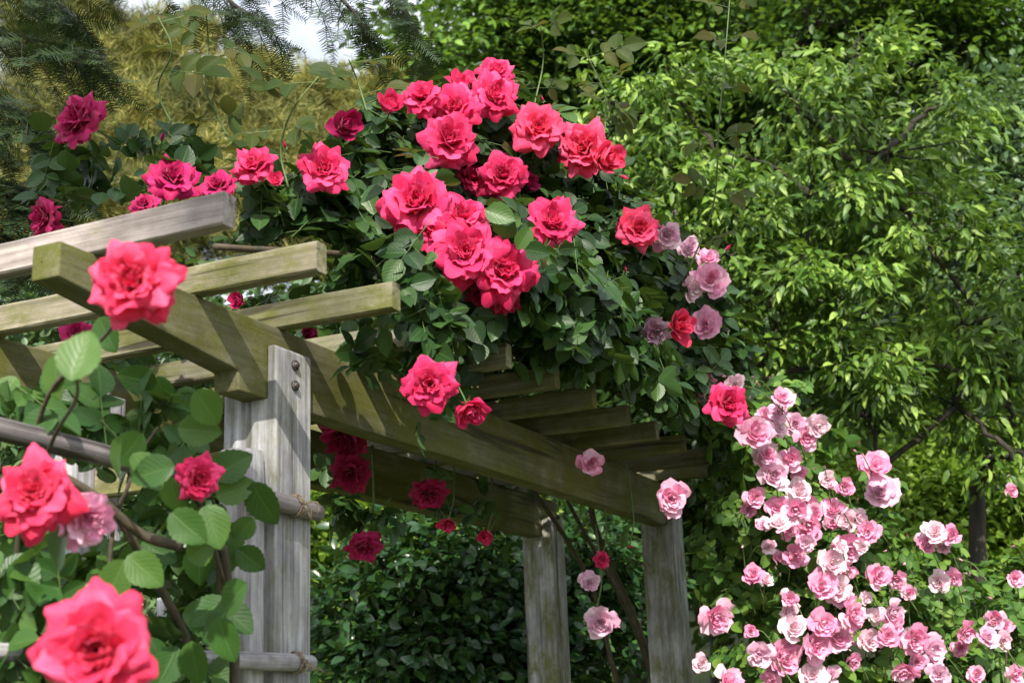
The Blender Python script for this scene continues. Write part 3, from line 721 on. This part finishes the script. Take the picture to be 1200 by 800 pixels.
for i, (px, py, dm, dep) in enumerate(pinks):
    kind = 'bud' if dm < 17 else 'pink'; rad = dm/2/F*dep*(1.08 if kind == 'pink' else 1.2)
    bloom(pinkb, at(px, py, dep), face(rng.normal(0, .35), .25+rng.normal(0, .35)), rad, kind, i % 5 if kind == 'pink' else i % 2, ('pink', 'pale', 'pink', 'pink', 'lilac', 'pink', 'pale')[i % 7] if kind == 'pink' else 'pink')
for i, (px, py, dm, colr, dep) in enumerate(PINKCLIMB):
    kind = 'bud' if dm < 25 else 'pink'
    bloom(pinkb, at(px, py, dep), face(rng.normal(.1, .3), rng.normal(.2, .4)), dm/2/F*dep*1.12, kind, i % 5 if kind == 'pink' else i % 2, colr)
stm = []
for px, py, dm, dep in pinks:
    b = at(px, py, dep+.02); e = b+np.array((rng.normal(0, .05), rng.uniform(.05, .15), rng.uniform(-.12, -.03))); stm.append((curve(b, (b+e)/2+np.array((0, 0, .025)), e, n=4), np.linspace(.0016, .0026, 9)))
for _ in range(60):
    px, py, dm, dep = pinks[int(rng.integers(len(pinks)))]; a = rng.uniform(0, 6.28); q = at(px+math.cos(a)*dm*.9, py+math.sin(a)*dm*.9, dep-.02)
    if px < 850: continue
    bloom(pinkb, q, face(rng.normal(0, .6), .9), rng.uniform(.010, .016), 'bud', int(rng.integers(2)), 'pink' if rng.random() < .7 else 'red')
tubes('flower_stalks', stm, M['cane_green'], pinkb, 5, 'stuff')
pb_blobs = blob_world([(850, 480, 4.8, 42), (895, 515, 4.85, 55), (875, 600, 4.9, 60), (945, 575, 4.95, 58), (940, 670, 4.9, 75), (865, 690, 4.85, 46), (1015, 640, 5.0, 58), (1010, 735, 4.9, 85), (900, 770, 4.8, 72),
                       (1100, 710, 5.1, 66), (1090, 785, 5.0, 75), (1180, 745, 5.2, 66), (1185, 690, 5.3, 44), (1030, 562, 5.0, 28), (1090, 640, 5.1, 34), (960, 860, 4.8, 110), (1120, 880, 5.0, 110), (1240, 840, 5.2, 110), (920, 470, 4.9, 26), (960, 510, 4.9, 20), (835, 650, 4.9, 22), (1260, 730, 5.3, 80)])
P, D, Nn, Sz, St = foliage_blobs(pb_blobs, 175, .050, up=.45, cam_bias=.25)
leaves(pinkb, LF_ROSE, frames(D, Nn), P, Sz, M['pink_leaf'], 290)
stalks('leaf_stalks', St, M['cane_green'], pinkb)
for tx in ((-.05, .1, 900, 560), (.1, .15, 1000, 640), (.25, 0, 1100, 700), (-.1, .0, 850, 480), (.3, .2, 1180, 740)):
    e = at(tx[2], tx[3], 4.95); b = np.array((.75+tx[0], 2.9+tx[1], 0)); tube('cane', curve(b, b*.6+e*.4+np.array((0, 0, .35)), e, n=8), np.linspace(.012, .004, 17), M['cane'], pinkb, 6)

# ---- the near bush on the fence
near = thing('rose_bush', 'large-flowered coral red rose bush growing against the rail fence', 'rose bush', (.35, -.9, 0))
NEAR = [(155, 328, 122, (-.1, .22), 'coral', 1.75, 'red'), (233, 560, 64, (.6, .05), 'red', 2.25, 'red'), (40, 578, 112, (-.05, .35), 'coral', 1.85, 'red'), (112, 762, 166, (.1, .25), 'coral', 1.45, 'red'), (104, 608, 78, (.9, -.25), 'pink', 1.9, 'pink')]
BN = []
for i, (px, py, dm, tl, colr, dep, kind) in enumerate(NEAR):
    BLOOMS.append((px, py, dm/2, dep)); BN.append(bloom(near, at(px, py, dep), face(*tl), dm/2/F*dep*.98, kind, (i*2+1) % 6, colr, True))
NL = [(94, 415, 66, 80), (68, 474, 48, 200), (45, 486, 42, 250), (109, 492, 46, 300), (160, 444, 46, 170), (190, 462, 42, 280), (219, 475, 44, 275), (243, 478, 50, 300), (8, 471, 34, 160), (15, 500, 42, 220), (148, 503, 42, 0), (228, 517, 40, 330),
      (125, 392, 46, 300), (14, 508, 36, 180), (112, 502, 38, 100), (69, 642, 60, 250), (26, 676, 54, 60), (6, 712, 52, 270), (67, 729, 56, 200), (127, 648, 44, 20), (135, 680, 50, 250), (170, 668, 52, 320), (227, 678, 44, 280), (264, 654, 42, 270),
      (214, 654, 34, 170), (244, 633, 30, 120), (294, 655, 40, 320), (172, 550, 42, 200), (180, 577, 46, 190), (205, 582, 50, 280), (251, 612, 44, 250), (276, 573, 46, 20), (272, 545, 50, 30), (309, 590, 54, 300), (250, 738, 50, 210), (196, 781, 50, 250),
      (228, 777, 50, 280), (262, 783, 40, 60), (95, 702, 50, 170), (101, 670, 46, 200), (37, 742, 40, 150), (205, 620, 36, 240), (5, 650, 48, 100), (20, 745, 50, 260), (150, 610, 30, 220), (115, 640, 34, 230), (232, 636, 34, 250), (262, 690, 32, 250), (285, 620, 34, 230)]
for (x0, x1, y0, y1, m) in ((0, 90, 440, 520, 8), (0, 70, 640, 700, 6), (120, 300, 600, 700, 10), (0, 40, 700, 790, 4), (130, 260, 500, 580, 9), (180, 290, 700, 790, 7), (0, 130, 520, 548, 4)):
    k = 0
    while k < m:
        x, y = rng.uniform(x0, x1), rng.uniform(y0, y1)
        if any(math.hypot(x-q[0], y-q[1]) < q[2]*.5+22 for q in NEAR): x0, m = x0, m-.2; continue
        NL.append((x, y, rng.uniform(42, 54), rng.uniform(180, 360))); k += 1
P, D, Nn, Sz = [], [], [], []
for px, py, sz, an in NL:
    dep = min(max(.074*F/sz*1.0, 1.6), 2.5)
    if px > 255 and py < 660: dep = 2.45
    a = R(an); d = RT*math.cos(a)+UP*math.sin(a)+FW*rng.normal(0, .25); nr = -FW+UP*rng.normal(.45, .3)+RT*rng.normal(0, .35)
    d = unit(d); s_ = sz/F*dep*1.06
    P.append(at(px, py, dep)-d*s_*.5); D.append(d); Nn.append(unit(nr)); Sz.append(s_)
P, D, Nn, Sz = map(np.array, (P, D, Nn, Sz))
me = LF_NEAR.get('leaf', M['near_leaf']); Rm = frames(D, Nn)
for i in range(len(P)):
    o = bpy.data.objects.new('leaf', me); COL.objects.link(o); o.matrix_basis = Matrix([[*(Rm[i][r]*Sz[i]), P[i][r]] for r in range(3)]+[[0, 0, 0, 1]]); adopt(o, near)
nb = blob_world([(40, 690, 2.15, 46), (195, 640, 2.5, 44), (235, 725, 2.5, 34), (105, 505, 2.4, 34), (25, 480, 2.3, 26), (20, 790, 2.1, 46), (110, 690, 2.4, 40), (190, 500, 2.45, 34), (200, 790, 2.4, 40), (60, 880, 2.1, 80), (220, 880, 2.4, 60), (15, 620, 2.3, 30)])
P, D, Nn, Sz, St = foliage_blobs(nb, 260, .058, up=.3, cam_bias=.2)
leaves(near, LF_ROSE, frames(D, Nn), P, Sz, M['near_leaf'], 120)
stalks('leaf_stalks', St, M['cane_green'], near)
def pxcurve(*q, n=8): return curve(*[at(*k) for k in q], n=n)
for pts, r0, r1 in [(pxcurve((40, 540, 2.2), (110, 580, 2.25), (165, 625, 2.3), (212, 640, 2.3)), .008, .010), (pxcurve((130, 590, 2.3), (165, 650, 2.35), (205, 720, 2.4), (235, 790, 2.4), (260, 900, 2.4)), .007, .010),
                    (pxcurve((262, 640, 2.4), (270, 700, 2.42), (275, 770, 2.42), (270, 900, 2.4)), .007, .010), (pxcurve((255, 620, 2.4), (258, 690, 2.42), (268, 740, 2.42)), .005, .007), (pxcurve((185, 500, 2.4), (165, 530, 2.35), (150, 570, 2.3), (130, 640, 2.3), (120, 900, 2.2)), .002, .005),
                    (pxcurve((90, 440, 1.72), (88, 470, 1.85), (60, 520, 2.1), (20, 640, 2.2), (30, 900, 2.2)), .002, .005), (pxcurve((150, 350, 1.82), (128, 388, 1.95), (96, 420, 2.1), (50, 480, 2.2), (20, 640, 2.3), (30, 800, 2.2)), .002, .006), (pxcurve((112, 800, 1.5), (130, 900, 1.7), (150, 1100, 2.0)), .004, .008), (pxcurve((235, 590, 2.27), (245, 620, 2.35), (262, 680, 2.4)), .003, .004)]:
    tube('cane', pts, np.linspace(r0, r1, len(pts)), M['cane'], near, 8)

# ------------------------------------------------------------------ trees and shrubs behind
def crown(parent, blobs, n_clump, n_leaf, size, tmpl, mat, spread=.16, flat=.5, droop=.35, shell=(.45, 1.0), single=0, up=.8, bias=.35, sunny=.3, spray=False):
    """clumps of leaves through the mounds; n_clump per mound, n_leaf per clump"""
    C, Q = [], []
    for c, r in blobs:
        m = int(n_clump*(r/np.mean([b[1] for b in blobs]))**2)
        if spray:
            nb = max(1, m//5); q = unit(rng.normal(0, 1, (nb, 3))*np.array((1, 1, .65))); q = np.repeat(q, 5, 0)
            sc = np.tile(np.linspace(.42, 1.08, 5), nb)[:, None]+rng.normal(0, .04, (nb*5, 1))
            C.append(c+q*r*sc+rng.normal(0, .05*r, q.shape)-np.array((0, 0, 1.))*(sc**2)*r*.15); Q.append(q)
        else:
            q = unit(rng.normal(0, 1, (m, 3))); C.append(c+q*(r*rng.uniform(*shell, (m, 1)))); Q.append(q)
    C = np.concatenate(C); Q = np.concatenate(Q); m = len(C)
    k = np.repeat(np.arange(m), n_leaf)
    off = rng.normal(0, 1, (len(k), 3))*spread*np.array((1, 1, flat)); P = C[k]+off
    d = unit(unit(off)*.8+Q[k]*.5+rng.normal(0, .35, P.shape)-np.array((0, 0, droop)))
    nr = unit(np.array((0, 0, up))+Q[k]*bias-SUN3*sunny+rng.normal(0, .6, P.shape))
    leaves(parent, tmpl, frames(d, nr), P, size*rng.uniform(.7, 1.25, len(P)), mat, single)
    return C
def tree(label, blobs_px, base_px, dep, mat, n_clump, n_leaf, size, tmpl, trunk_r=.12, cat='tree', name='broadleaf_tree', group=None, bark='bark', fork=.45, fork_px=None, twigs=60, **kw):
    blobs = blob_world(blobs_px); base = at(base_px, 815, dep); base[2] = 0
    t = thing(name, label, cat, base, group)
    cen = np.mean([b[0] for b in blobs], 0); top = base*(1-fork)+cen*fork; top[2] = max(cen[2]*fork, .3)
    if fork_px: top = at(*fork_px)
    tr = curve(base-np.array((0, 0, .2)), base*.5+top*.5+rng.normal(0, .08, 3), top, n=8); tube('trunk', tr, np.linspace(trunk_r, trunk_r*.5, len(tr)), M[bark], t, 10)
    C = crown(t, blobs, n_clump, n_leaf, size, tmpl, mat, **kw)
    nodes = [tr[-1]]
    for c, r in sorted(blobs, key=lambda b: np.linalg.norm(b[0]-top)):
        a0 = min(nodes, key=lambda q: np.linalg.norm(q-c)+.25*np.linalg.norm(q-top)); nodes.append(c); top_, top0 = a0, top
        mid = (a0+c)/2+rng.normal(0, .12, 3)-np.array((0, 0, .1*np.linalg.norm(c-a0)))
        p = curve(a0, mid, c, n=6, wob=.012); tube('branch', p, np.linspace(trunk_r*(.47 if len(nodes) < 4 else .24), trunk_r*.12, len(p)), M[bark], t, 7)
    lst = []
    for i in rng.choice(len(C), min(twigs, len(C)), replace=False):
        c, r = min(blobs, key=lambda b: np.linalg.norm(b[0]-C[i])); p = curve(c, (c+C[i])/2+rng.normal(0, .06, 3), C[i], n=4); lst.append((p, np.linspace(trunk_r*.10, trunk_r*.03, len(p))))
    tubes('twigs', lst, M[bark], t, 4, 'stuff')
    return t
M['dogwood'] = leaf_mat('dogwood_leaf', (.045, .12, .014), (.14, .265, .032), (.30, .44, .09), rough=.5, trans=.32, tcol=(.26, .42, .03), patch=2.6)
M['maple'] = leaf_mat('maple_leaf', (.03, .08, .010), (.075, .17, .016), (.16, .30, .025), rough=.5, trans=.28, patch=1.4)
M['greygreen'] = leaf_mat('grey_green_leaf', (.05, .10, .045), (.09, .16, .07), (.15, .23, .09), rough=.45, trans=.25)
M['camellia'] = leaf_mat('dark_shrub_leaf', (.014, .045, .014), (.025, .075, .020), (.05, .12, .02), rough=.3, trans=.12)
M['lime'] = leaf_mat('lime_leaf', (.12, .22, .02), (.19, .31, .03), (.26, .38, .05), rough=.5, trans=.4)
M['darkwood'] = leaf_mat('wood_leaf', (.008, .022, .006), (.018, .048, .010), (.05, .10, .016), rough=.5, trans=.25)
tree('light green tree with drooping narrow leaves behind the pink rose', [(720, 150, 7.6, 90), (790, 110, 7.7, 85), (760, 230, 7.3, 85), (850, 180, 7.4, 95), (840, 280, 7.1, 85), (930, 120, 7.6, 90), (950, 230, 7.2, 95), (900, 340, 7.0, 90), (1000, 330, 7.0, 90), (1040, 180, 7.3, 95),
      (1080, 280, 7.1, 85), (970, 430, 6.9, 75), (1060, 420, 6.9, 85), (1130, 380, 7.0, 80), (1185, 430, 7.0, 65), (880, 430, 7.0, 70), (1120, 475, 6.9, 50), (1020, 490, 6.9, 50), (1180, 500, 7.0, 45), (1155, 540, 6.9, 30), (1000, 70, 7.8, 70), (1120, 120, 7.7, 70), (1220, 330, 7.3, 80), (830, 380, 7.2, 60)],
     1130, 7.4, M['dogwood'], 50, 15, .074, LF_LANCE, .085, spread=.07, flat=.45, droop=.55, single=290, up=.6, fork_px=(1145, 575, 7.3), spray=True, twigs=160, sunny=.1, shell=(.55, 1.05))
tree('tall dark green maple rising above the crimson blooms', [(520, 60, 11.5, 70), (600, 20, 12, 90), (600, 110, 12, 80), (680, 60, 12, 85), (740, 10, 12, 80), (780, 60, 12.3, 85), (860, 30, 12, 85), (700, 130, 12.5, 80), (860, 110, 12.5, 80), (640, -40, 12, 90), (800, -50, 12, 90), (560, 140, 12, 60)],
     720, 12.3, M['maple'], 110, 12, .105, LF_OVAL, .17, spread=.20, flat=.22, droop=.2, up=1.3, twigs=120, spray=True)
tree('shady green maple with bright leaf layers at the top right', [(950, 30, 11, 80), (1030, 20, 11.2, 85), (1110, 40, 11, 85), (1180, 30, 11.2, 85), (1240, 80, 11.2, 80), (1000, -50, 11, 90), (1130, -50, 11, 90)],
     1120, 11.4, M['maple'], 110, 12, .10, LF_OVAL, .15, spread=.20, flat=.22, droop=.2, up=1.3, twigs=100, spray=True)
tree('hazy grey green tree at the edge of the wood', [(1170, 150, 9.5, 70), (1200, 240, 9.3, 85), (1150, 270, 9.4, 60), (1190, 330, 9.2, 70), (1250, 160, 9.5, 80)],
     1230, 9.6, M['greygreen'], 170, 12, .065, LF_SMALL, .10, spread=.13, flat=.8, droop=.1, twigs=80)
tree('dark glossy evergreen shrub seen through the pergola arch', [(420, 720, 6.2, 60), (490, 690, 6.3, 60), (560, 680, 6.3, 60), (540, 760, 6.1, 70), (450, 790, 6.0, 70), (630, 710, 6.4, 60), (700, 740, 6.5, 55), (620, 790, 6.2, 70), (540, 630, 6.5, 45), (470, 630, 6.5, 40), (720, 680, 6.6, 50), (680, 650, 6.6, 50), (500, 860, 6.0, 90), (650, 880, 6.1, 90)],
     560, 6.4, M['camellia'], 110, 9, .075, LF_OVAL, .05, cat='shrub', name='evergreen_shrub', spread=.10, flat=.7, droop=.3, single=250, fork=.35, twigs=80)
tree('sunny yellow green bush behind the evergreen shrub', [(390, 640, 7.5, 45), (400, 700, 7.4, 50), (440, 610, 7.6, 45), (380, 780, 7.3, 60), (500, 600, 7.7, 40), (580, 610, 7.8, 45), (350, 620, 7.5, 50), (480, 800, 7.2, 40)],
     420, 7.6, M['lime'], 120, 9, .07, LF_OVAL, .04, cat='shrub', name='leafy_bush', spread=.11, flat=.7, fork=.35)
tree('lime green bush glowing behind the dark branching trunk', [(1040, 590, 8.6, 60), (1110, 600, 8.7, 65), (1180, 590, 8.6, 65), (1080, 540, 8.9, 45), (1170, 540, 9, 50), (1000, 570, 8.8, 40), (1230, 620, 8.6, 70), (960, 560, 9, 50), (1100, 660, 8.5, 70), (1200, 680, 8.5, 70)],
     1110, 8.8, M['lime'], 130, 9, .075, LF_SMALL, .04, cat='shrub', name='leafy_bush', spread=.13, flat=.6, fork=.35)
tree('olive shrub glimpsed between the left rafters', [(20, 340, 7.5, 60), (70, 400, 7.4, 60), (140, 450, 7.3, 60), (20, 470, 7.2, 70), (100, 530, 7.2, 70), (210, 420, 7.4, 60), (200, 520, 7.3, 70), (60, 600, 7.2, 80), (180, 640, 7.2, 80), (270, 380, 7.6, 50), (120, 740, 7.1, 90), (260, 700, 7.2, 60), (240, 780, 7.2, 70)],
     130, 7.5, M['greygreen'], 90, 9, .08, LF_OVAL, .05, cat='shrub', name='leafy_bush', spread=.13, flat=.6, fork=.35)
# the wood on the slope behind
for k, (px, py, dep, label) in enumerate([(560, 330, 13, 'deep green woodland tree behind the middle of the pergola'), (760, 330, 13.5, 'shadowed woodland tree directly behind the light green tree'), (960, 300, 13, 'broad woodland tree filling the gaps of the light green tree'), (1160, 300, 12.5, 'dark woodland tree behind the grey green tree'),
                                          (60, 480, 10, 'low dark tree behind the left pergola posts'), (200, 640, 10, 'dark thicket tree behind the coral red rose bush'), (420, 420, 12, 'low woodland tree behind the climbing rose mound'), (620, 60, 15.5, 'far woodland tree filling in behind the tall maple'), (830, 70, 15.5, 'far woodland tree between the two maples'), (1040, 140, 14.5, 'far woodland tree behind the upper light green boughs'), (860, 560, 11, 'dark woodland tree behind the pink blooms'), (1080, 520, 11.5, 'dark woodland tree behind the lime green bush')]):
    bl = [(px+rng.normal(0, 75), py+rng.normal(0, 95), dep+rng.normal(0, .6), rng.uniform(80, 120)) for _ in range(11)]
    if px < 300: bl = [(x, max(y, 300), d, r) for x, y, d, r in bl]
    elif px < 600: bl = [(max(x, 400), max(y, 250), d, r*.8) for x, y, d, r in bl]
    tree(label, bl, px, dep+.5, M['darkwood'], 120, 11, .13, LF_OVAL, .14, spread=.26, flat=.35, droop=.25, group='woodland trees on the slope', twigs=60)
# yellow olive pine behind on the left
class Tuft:
    def __init__(s, n=16, wd=.035):
        V, Fq = [], []; r_ = np.random.default_rng(3)
        for k in range(n):
            d = unit(r_.normal(0, 1, 3)*np.array((1, 1, .7))+np.array((0, .5, .35))); q = unit(np.cross(d, r_.normal(0, 1, 3)))*wd; b = len(V)
            V += [-q, q, d*r_.uniform(.7, 1.05)+q*.3, d*r_.uniform(.7, 1.05)-q*.3]; Fq.append((b, b+1, b+2, b+3))
        s.V = np.array(V); s.F = np.array(Fq, np.int32); U = np.tile(np.array([(0, 0), (1, 0), (1, 1), (0, 1)]), (n, 1)); s.UV = U; s.mesh = None
    get = Leaf.get
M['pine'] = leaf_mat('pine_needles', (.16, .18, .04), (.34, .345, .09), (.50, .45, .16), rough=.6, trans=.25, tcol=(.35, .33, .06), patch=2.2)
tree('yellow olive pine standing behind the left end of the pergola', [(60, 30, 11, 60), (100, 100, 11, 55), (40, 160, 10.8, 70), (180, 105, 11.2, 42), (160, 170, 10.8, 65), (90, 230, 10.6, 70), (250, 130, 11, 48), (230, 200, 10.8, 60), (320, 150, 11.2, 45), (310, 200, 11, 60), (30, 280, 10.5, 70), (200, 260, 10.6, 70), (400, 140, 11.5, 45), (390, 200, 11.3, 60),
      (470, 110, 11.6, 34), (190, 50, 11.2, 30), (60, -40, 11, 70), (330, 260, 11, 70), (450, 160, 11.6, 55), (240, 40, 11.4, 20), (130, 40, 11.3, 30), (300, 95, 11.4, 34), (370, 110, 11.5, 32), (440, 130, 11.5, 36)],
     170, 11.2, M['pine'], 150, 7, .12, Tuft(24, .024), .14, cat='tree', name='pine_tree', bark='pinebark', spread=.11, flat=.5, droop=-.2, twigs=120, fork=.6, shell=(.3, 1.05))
# tree added out of view, crown shaped to shade wood, post and left end
shade_t = [(1040, 195, 7.2, .28), (1110, 420, 7.0, .22), (800, 540, 4.7, .12),
           (75, 150, 3.3, .16), (50, 235, 3.3, .13), (335, 745, 2.9, .12), (300, 790, 2.85, .10), (1150, 560, 7.5, .25), (345, 430, 3.0, .05)]
shade_b = [(at(x, y, d)+np.array(to_sun)*(15+rng.uniform(-1, 1)), r) for x, y, d, r in shade_t]
side_ = -_rt0*3.8
sb = np.mean([b[0] for b in shade_b], 0)+side_+np.array((.3, -1.0, 0)); sb[2] = 0
shade = thing('broadleaf_tree', 'tall thin-crowned unseen tree added behind the viewpoint to throw dappled shade', 'tree', sb)
stop = np.mean([b[0] for b in shade_b], 0)+side_-np.array((0, 0, 2.0)); tr = curve(sb-np.array((0, 0, .2)), (sb+stop)/2+np.array((.2, 0, 0)), stop, n=8); tube('trunk', tr, np.linspace(.2, .09, len(tr)), M['bark'], shade, 10)
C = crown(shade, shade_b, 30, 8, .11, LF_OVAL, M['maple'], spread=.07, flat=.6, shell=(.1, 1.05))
nodes = [stop]
for c, r in sorted(shade_b, key=lambda b: np.linalg.norm(b[0]-stop)):
    a0 = min(nodes, key=lambda q: np.linalg.norm(q-c)+.25*np.linalg.norm(q-stop)); nodes.append(c); p = curve(a0, (a0+c)/2+rng.normal(0, .1, 3), c, n=5); tube('branch', p, np.linspace(.026, .010, len(p)), M['bark'], shade, 6)
# dark conifer boughs reaching in at the top left
class Spray:
    def __init__(s, n=15):
        V, Fq = [], []; r_ = np.random.default_rng(5)
        V += [(-.012, 0, 0), (.012, 0, 0), (.006, 1, 0), (-.006, 1, 0)]; Fq.append((0, 1, 2, 3))
        for k in range(n):
            y = .06+.94*k/(n-1); ln = .30*(1-.55*y)+.04
            for sg in (-1, 1):
                b = len(V); a = r_.uniform(.25, .55); tip = np.array((sg*ln, y+ln*a, r_.uniform(-.08, .05)))
                V += [(0, y-.018, 0), (0, y+.018, 0), tuple(tip+(0, .008, 0)), tuple(tip-(0, .008, 0))]; Fq.append((b, b+1, b+2, b+3))
        s.V = np.array(V, float); s.F = np.array(Fq, np.int32); s.UV = np.tile(np.array([(0, 0), (1, 0), (1, 1), (0, 1)]), (len(Fq), 1)); s.mesh = None
    get = Leaf.get
M['fir'] = leaf_mat('shaded_fir_needles', (.010, .022, .012), (.020, .040, .018), (.035, .055, .02), rough=.5, trans=.05)  # needle colour darkened to carry the shade on these boughs
fb = at(-330, 815, 4.6); fb[2] = 0
fir = thing('conifer_tree', 'conifer with shade-darkened needles reaching drooping boughs in above the red roses', 'tree', fb)
ft = np.array((fb[0], fb[1], 7.5)); trp = curve(fb-np.array((0, 0, .2)), (fb+ft)/2+np.array((.05, .05, 0)), ft, n=8); tube('trunk', trp, np.linspace(.16, .05, len(trp)), M['bark'], fir, 10)
SP = Spray(); Pf, Df, Nf, Sf = [], [], [], []
def bough(pts, r=.012, n_side=16, l=.16, dens=1.):
    p = curve(*pts, n=8); tube('branch', p, np.linspace(r, r*.25, len(p)), M['bark'], fir, 6)
    t = unit(np.gradient(p, axis=0))
    for k in range(n_side):
        i = int(len(p)*(.25+.75*k/n_side)); i = min(i, len(p)-1)
        for sg in (-1, 1):
            side = unit(np.cross(t[i], (0, 0, 1)))*sg; tw = []
            d = unit(t[i]*.6+side+np.array((0, 0, rng.uniform(-.45, .0)))); ln = rng.uniform(.12, .30)*(1.15-.6*k/n_side)
            q = curve(p[i], p[i]+d*ln*.5, p[i]+d*ln+np.array((0, 0, -.12*ln/.3)), n=3); TW.append((q, np.linspace(.003, .0012, len(q))))
            for j in range(1, len(q)):
                for s2 in (-1, 0, 1):
                    if rng.random() > .52*dens: continue
                    dd = unit(d+np.cross(d, (0, 0, 1))*s2*.9+np.array((0, 0, rng.uniform(-.6, .1)))); Pf.append(q[j]); Df.append(dd); Nf.append(unit(np.array((0, 0, 1))+rng.normal(0, .35, 3))); Sf.append(rng.uniform(.6, 1.15)*l*.62)
TW = []
def onpx(*q): return [at(*k) for k in q]
trunk_at = lambda z: np.array((fb[0], fb[1], z))
bough([trunk_at(3.2)]+onpx((-150, 60, 4.5), (-20, 40, 4.4), (60, 50, 4.35), (112, 62, 4.3)), .016, 12, .16, .8)
bough([trunk_at(2.9)]+onpx((-140, 120, 4.4), (-30, 110, 4.3), (40, 140, 4.25), (70, 175, 4.2)), .014)
bough([trunk_at(2.6)]+onpx((-140, 210, 4.4), (-40, 205, 4.3), (20, 220, 4.25), (48, 232, 4.2)), .012)
bough([trunk_at(3.4)]+onpx((-120, -20, 4.6), (0, -10, 4.5), (60, 0, 4.45), (90, 20, 4.4)), .014, 10, .16, .6)
bough([trunk_at(2.45)]+onpx((-120, 280, 4.4), (-40, 270, 4.3), (10, 280, 4.3), (22, 300, 4.2)), .010, 10)
bough([trunk_at(3.7)]+onpx((-60, -60, 4.5), (120, -50, 4.4), (230, -25, 4.3), (280, 10, 4.25), (320, 30, 4.2)), .016, 11, .15, .62)
bough([trunk_at(4.0)]+onpx((0, -110, 4.5), (200, -80, 4.4), (340, -40, 4.3), (400, 0, 4.2), (430, 35, 4.15)), .016, 11, .15, .62)
bough([trunk_at(4.2)]+onpx((100, -130, 4.5), (300, -100, 4.4), (420, -50, 4.3), (460, -10, 4.25), (478, 25, 4.2)), .012, 10, .15, .6)
# boughs higher up on the sunny side of the same tree, out of the picture
for k in range(5):
    z = 4.4+k*.5; a = R(-140+(k*67) % 230); ln = 2.3*(1-(k/40))
    e = trunk_at(z+.1)+np.array((math.cos(a)*ln, math.sin(a)*ln, -.25))
    x_, y_, z_ = project(e)
    if z_ > .2 and -80 < x_ < 1250 and -40 < y_ < 800: continue
    bough([trunk_at(z), (trunk_at(z)+e)/2+np.array((0, 0, .15)), e], .018, 14, .2)
Pf, Df, Nf, Sf = map(np.array, (Pf, Df, Nf, Sf))
leaves(fir, SP, frames(Df, Nf), Pf, Sf*1.25, M['fir'], 0, stuff='needles')
tubes('twigs', TW, M['bark'], fir, 4, 'stuff')
print('tris', sum(len(o.data.polygons)*2 for o in scene.objects if o.type == 'MESH' and o.get('kind') == 'stuff'), 'objs', len(scene.objects))
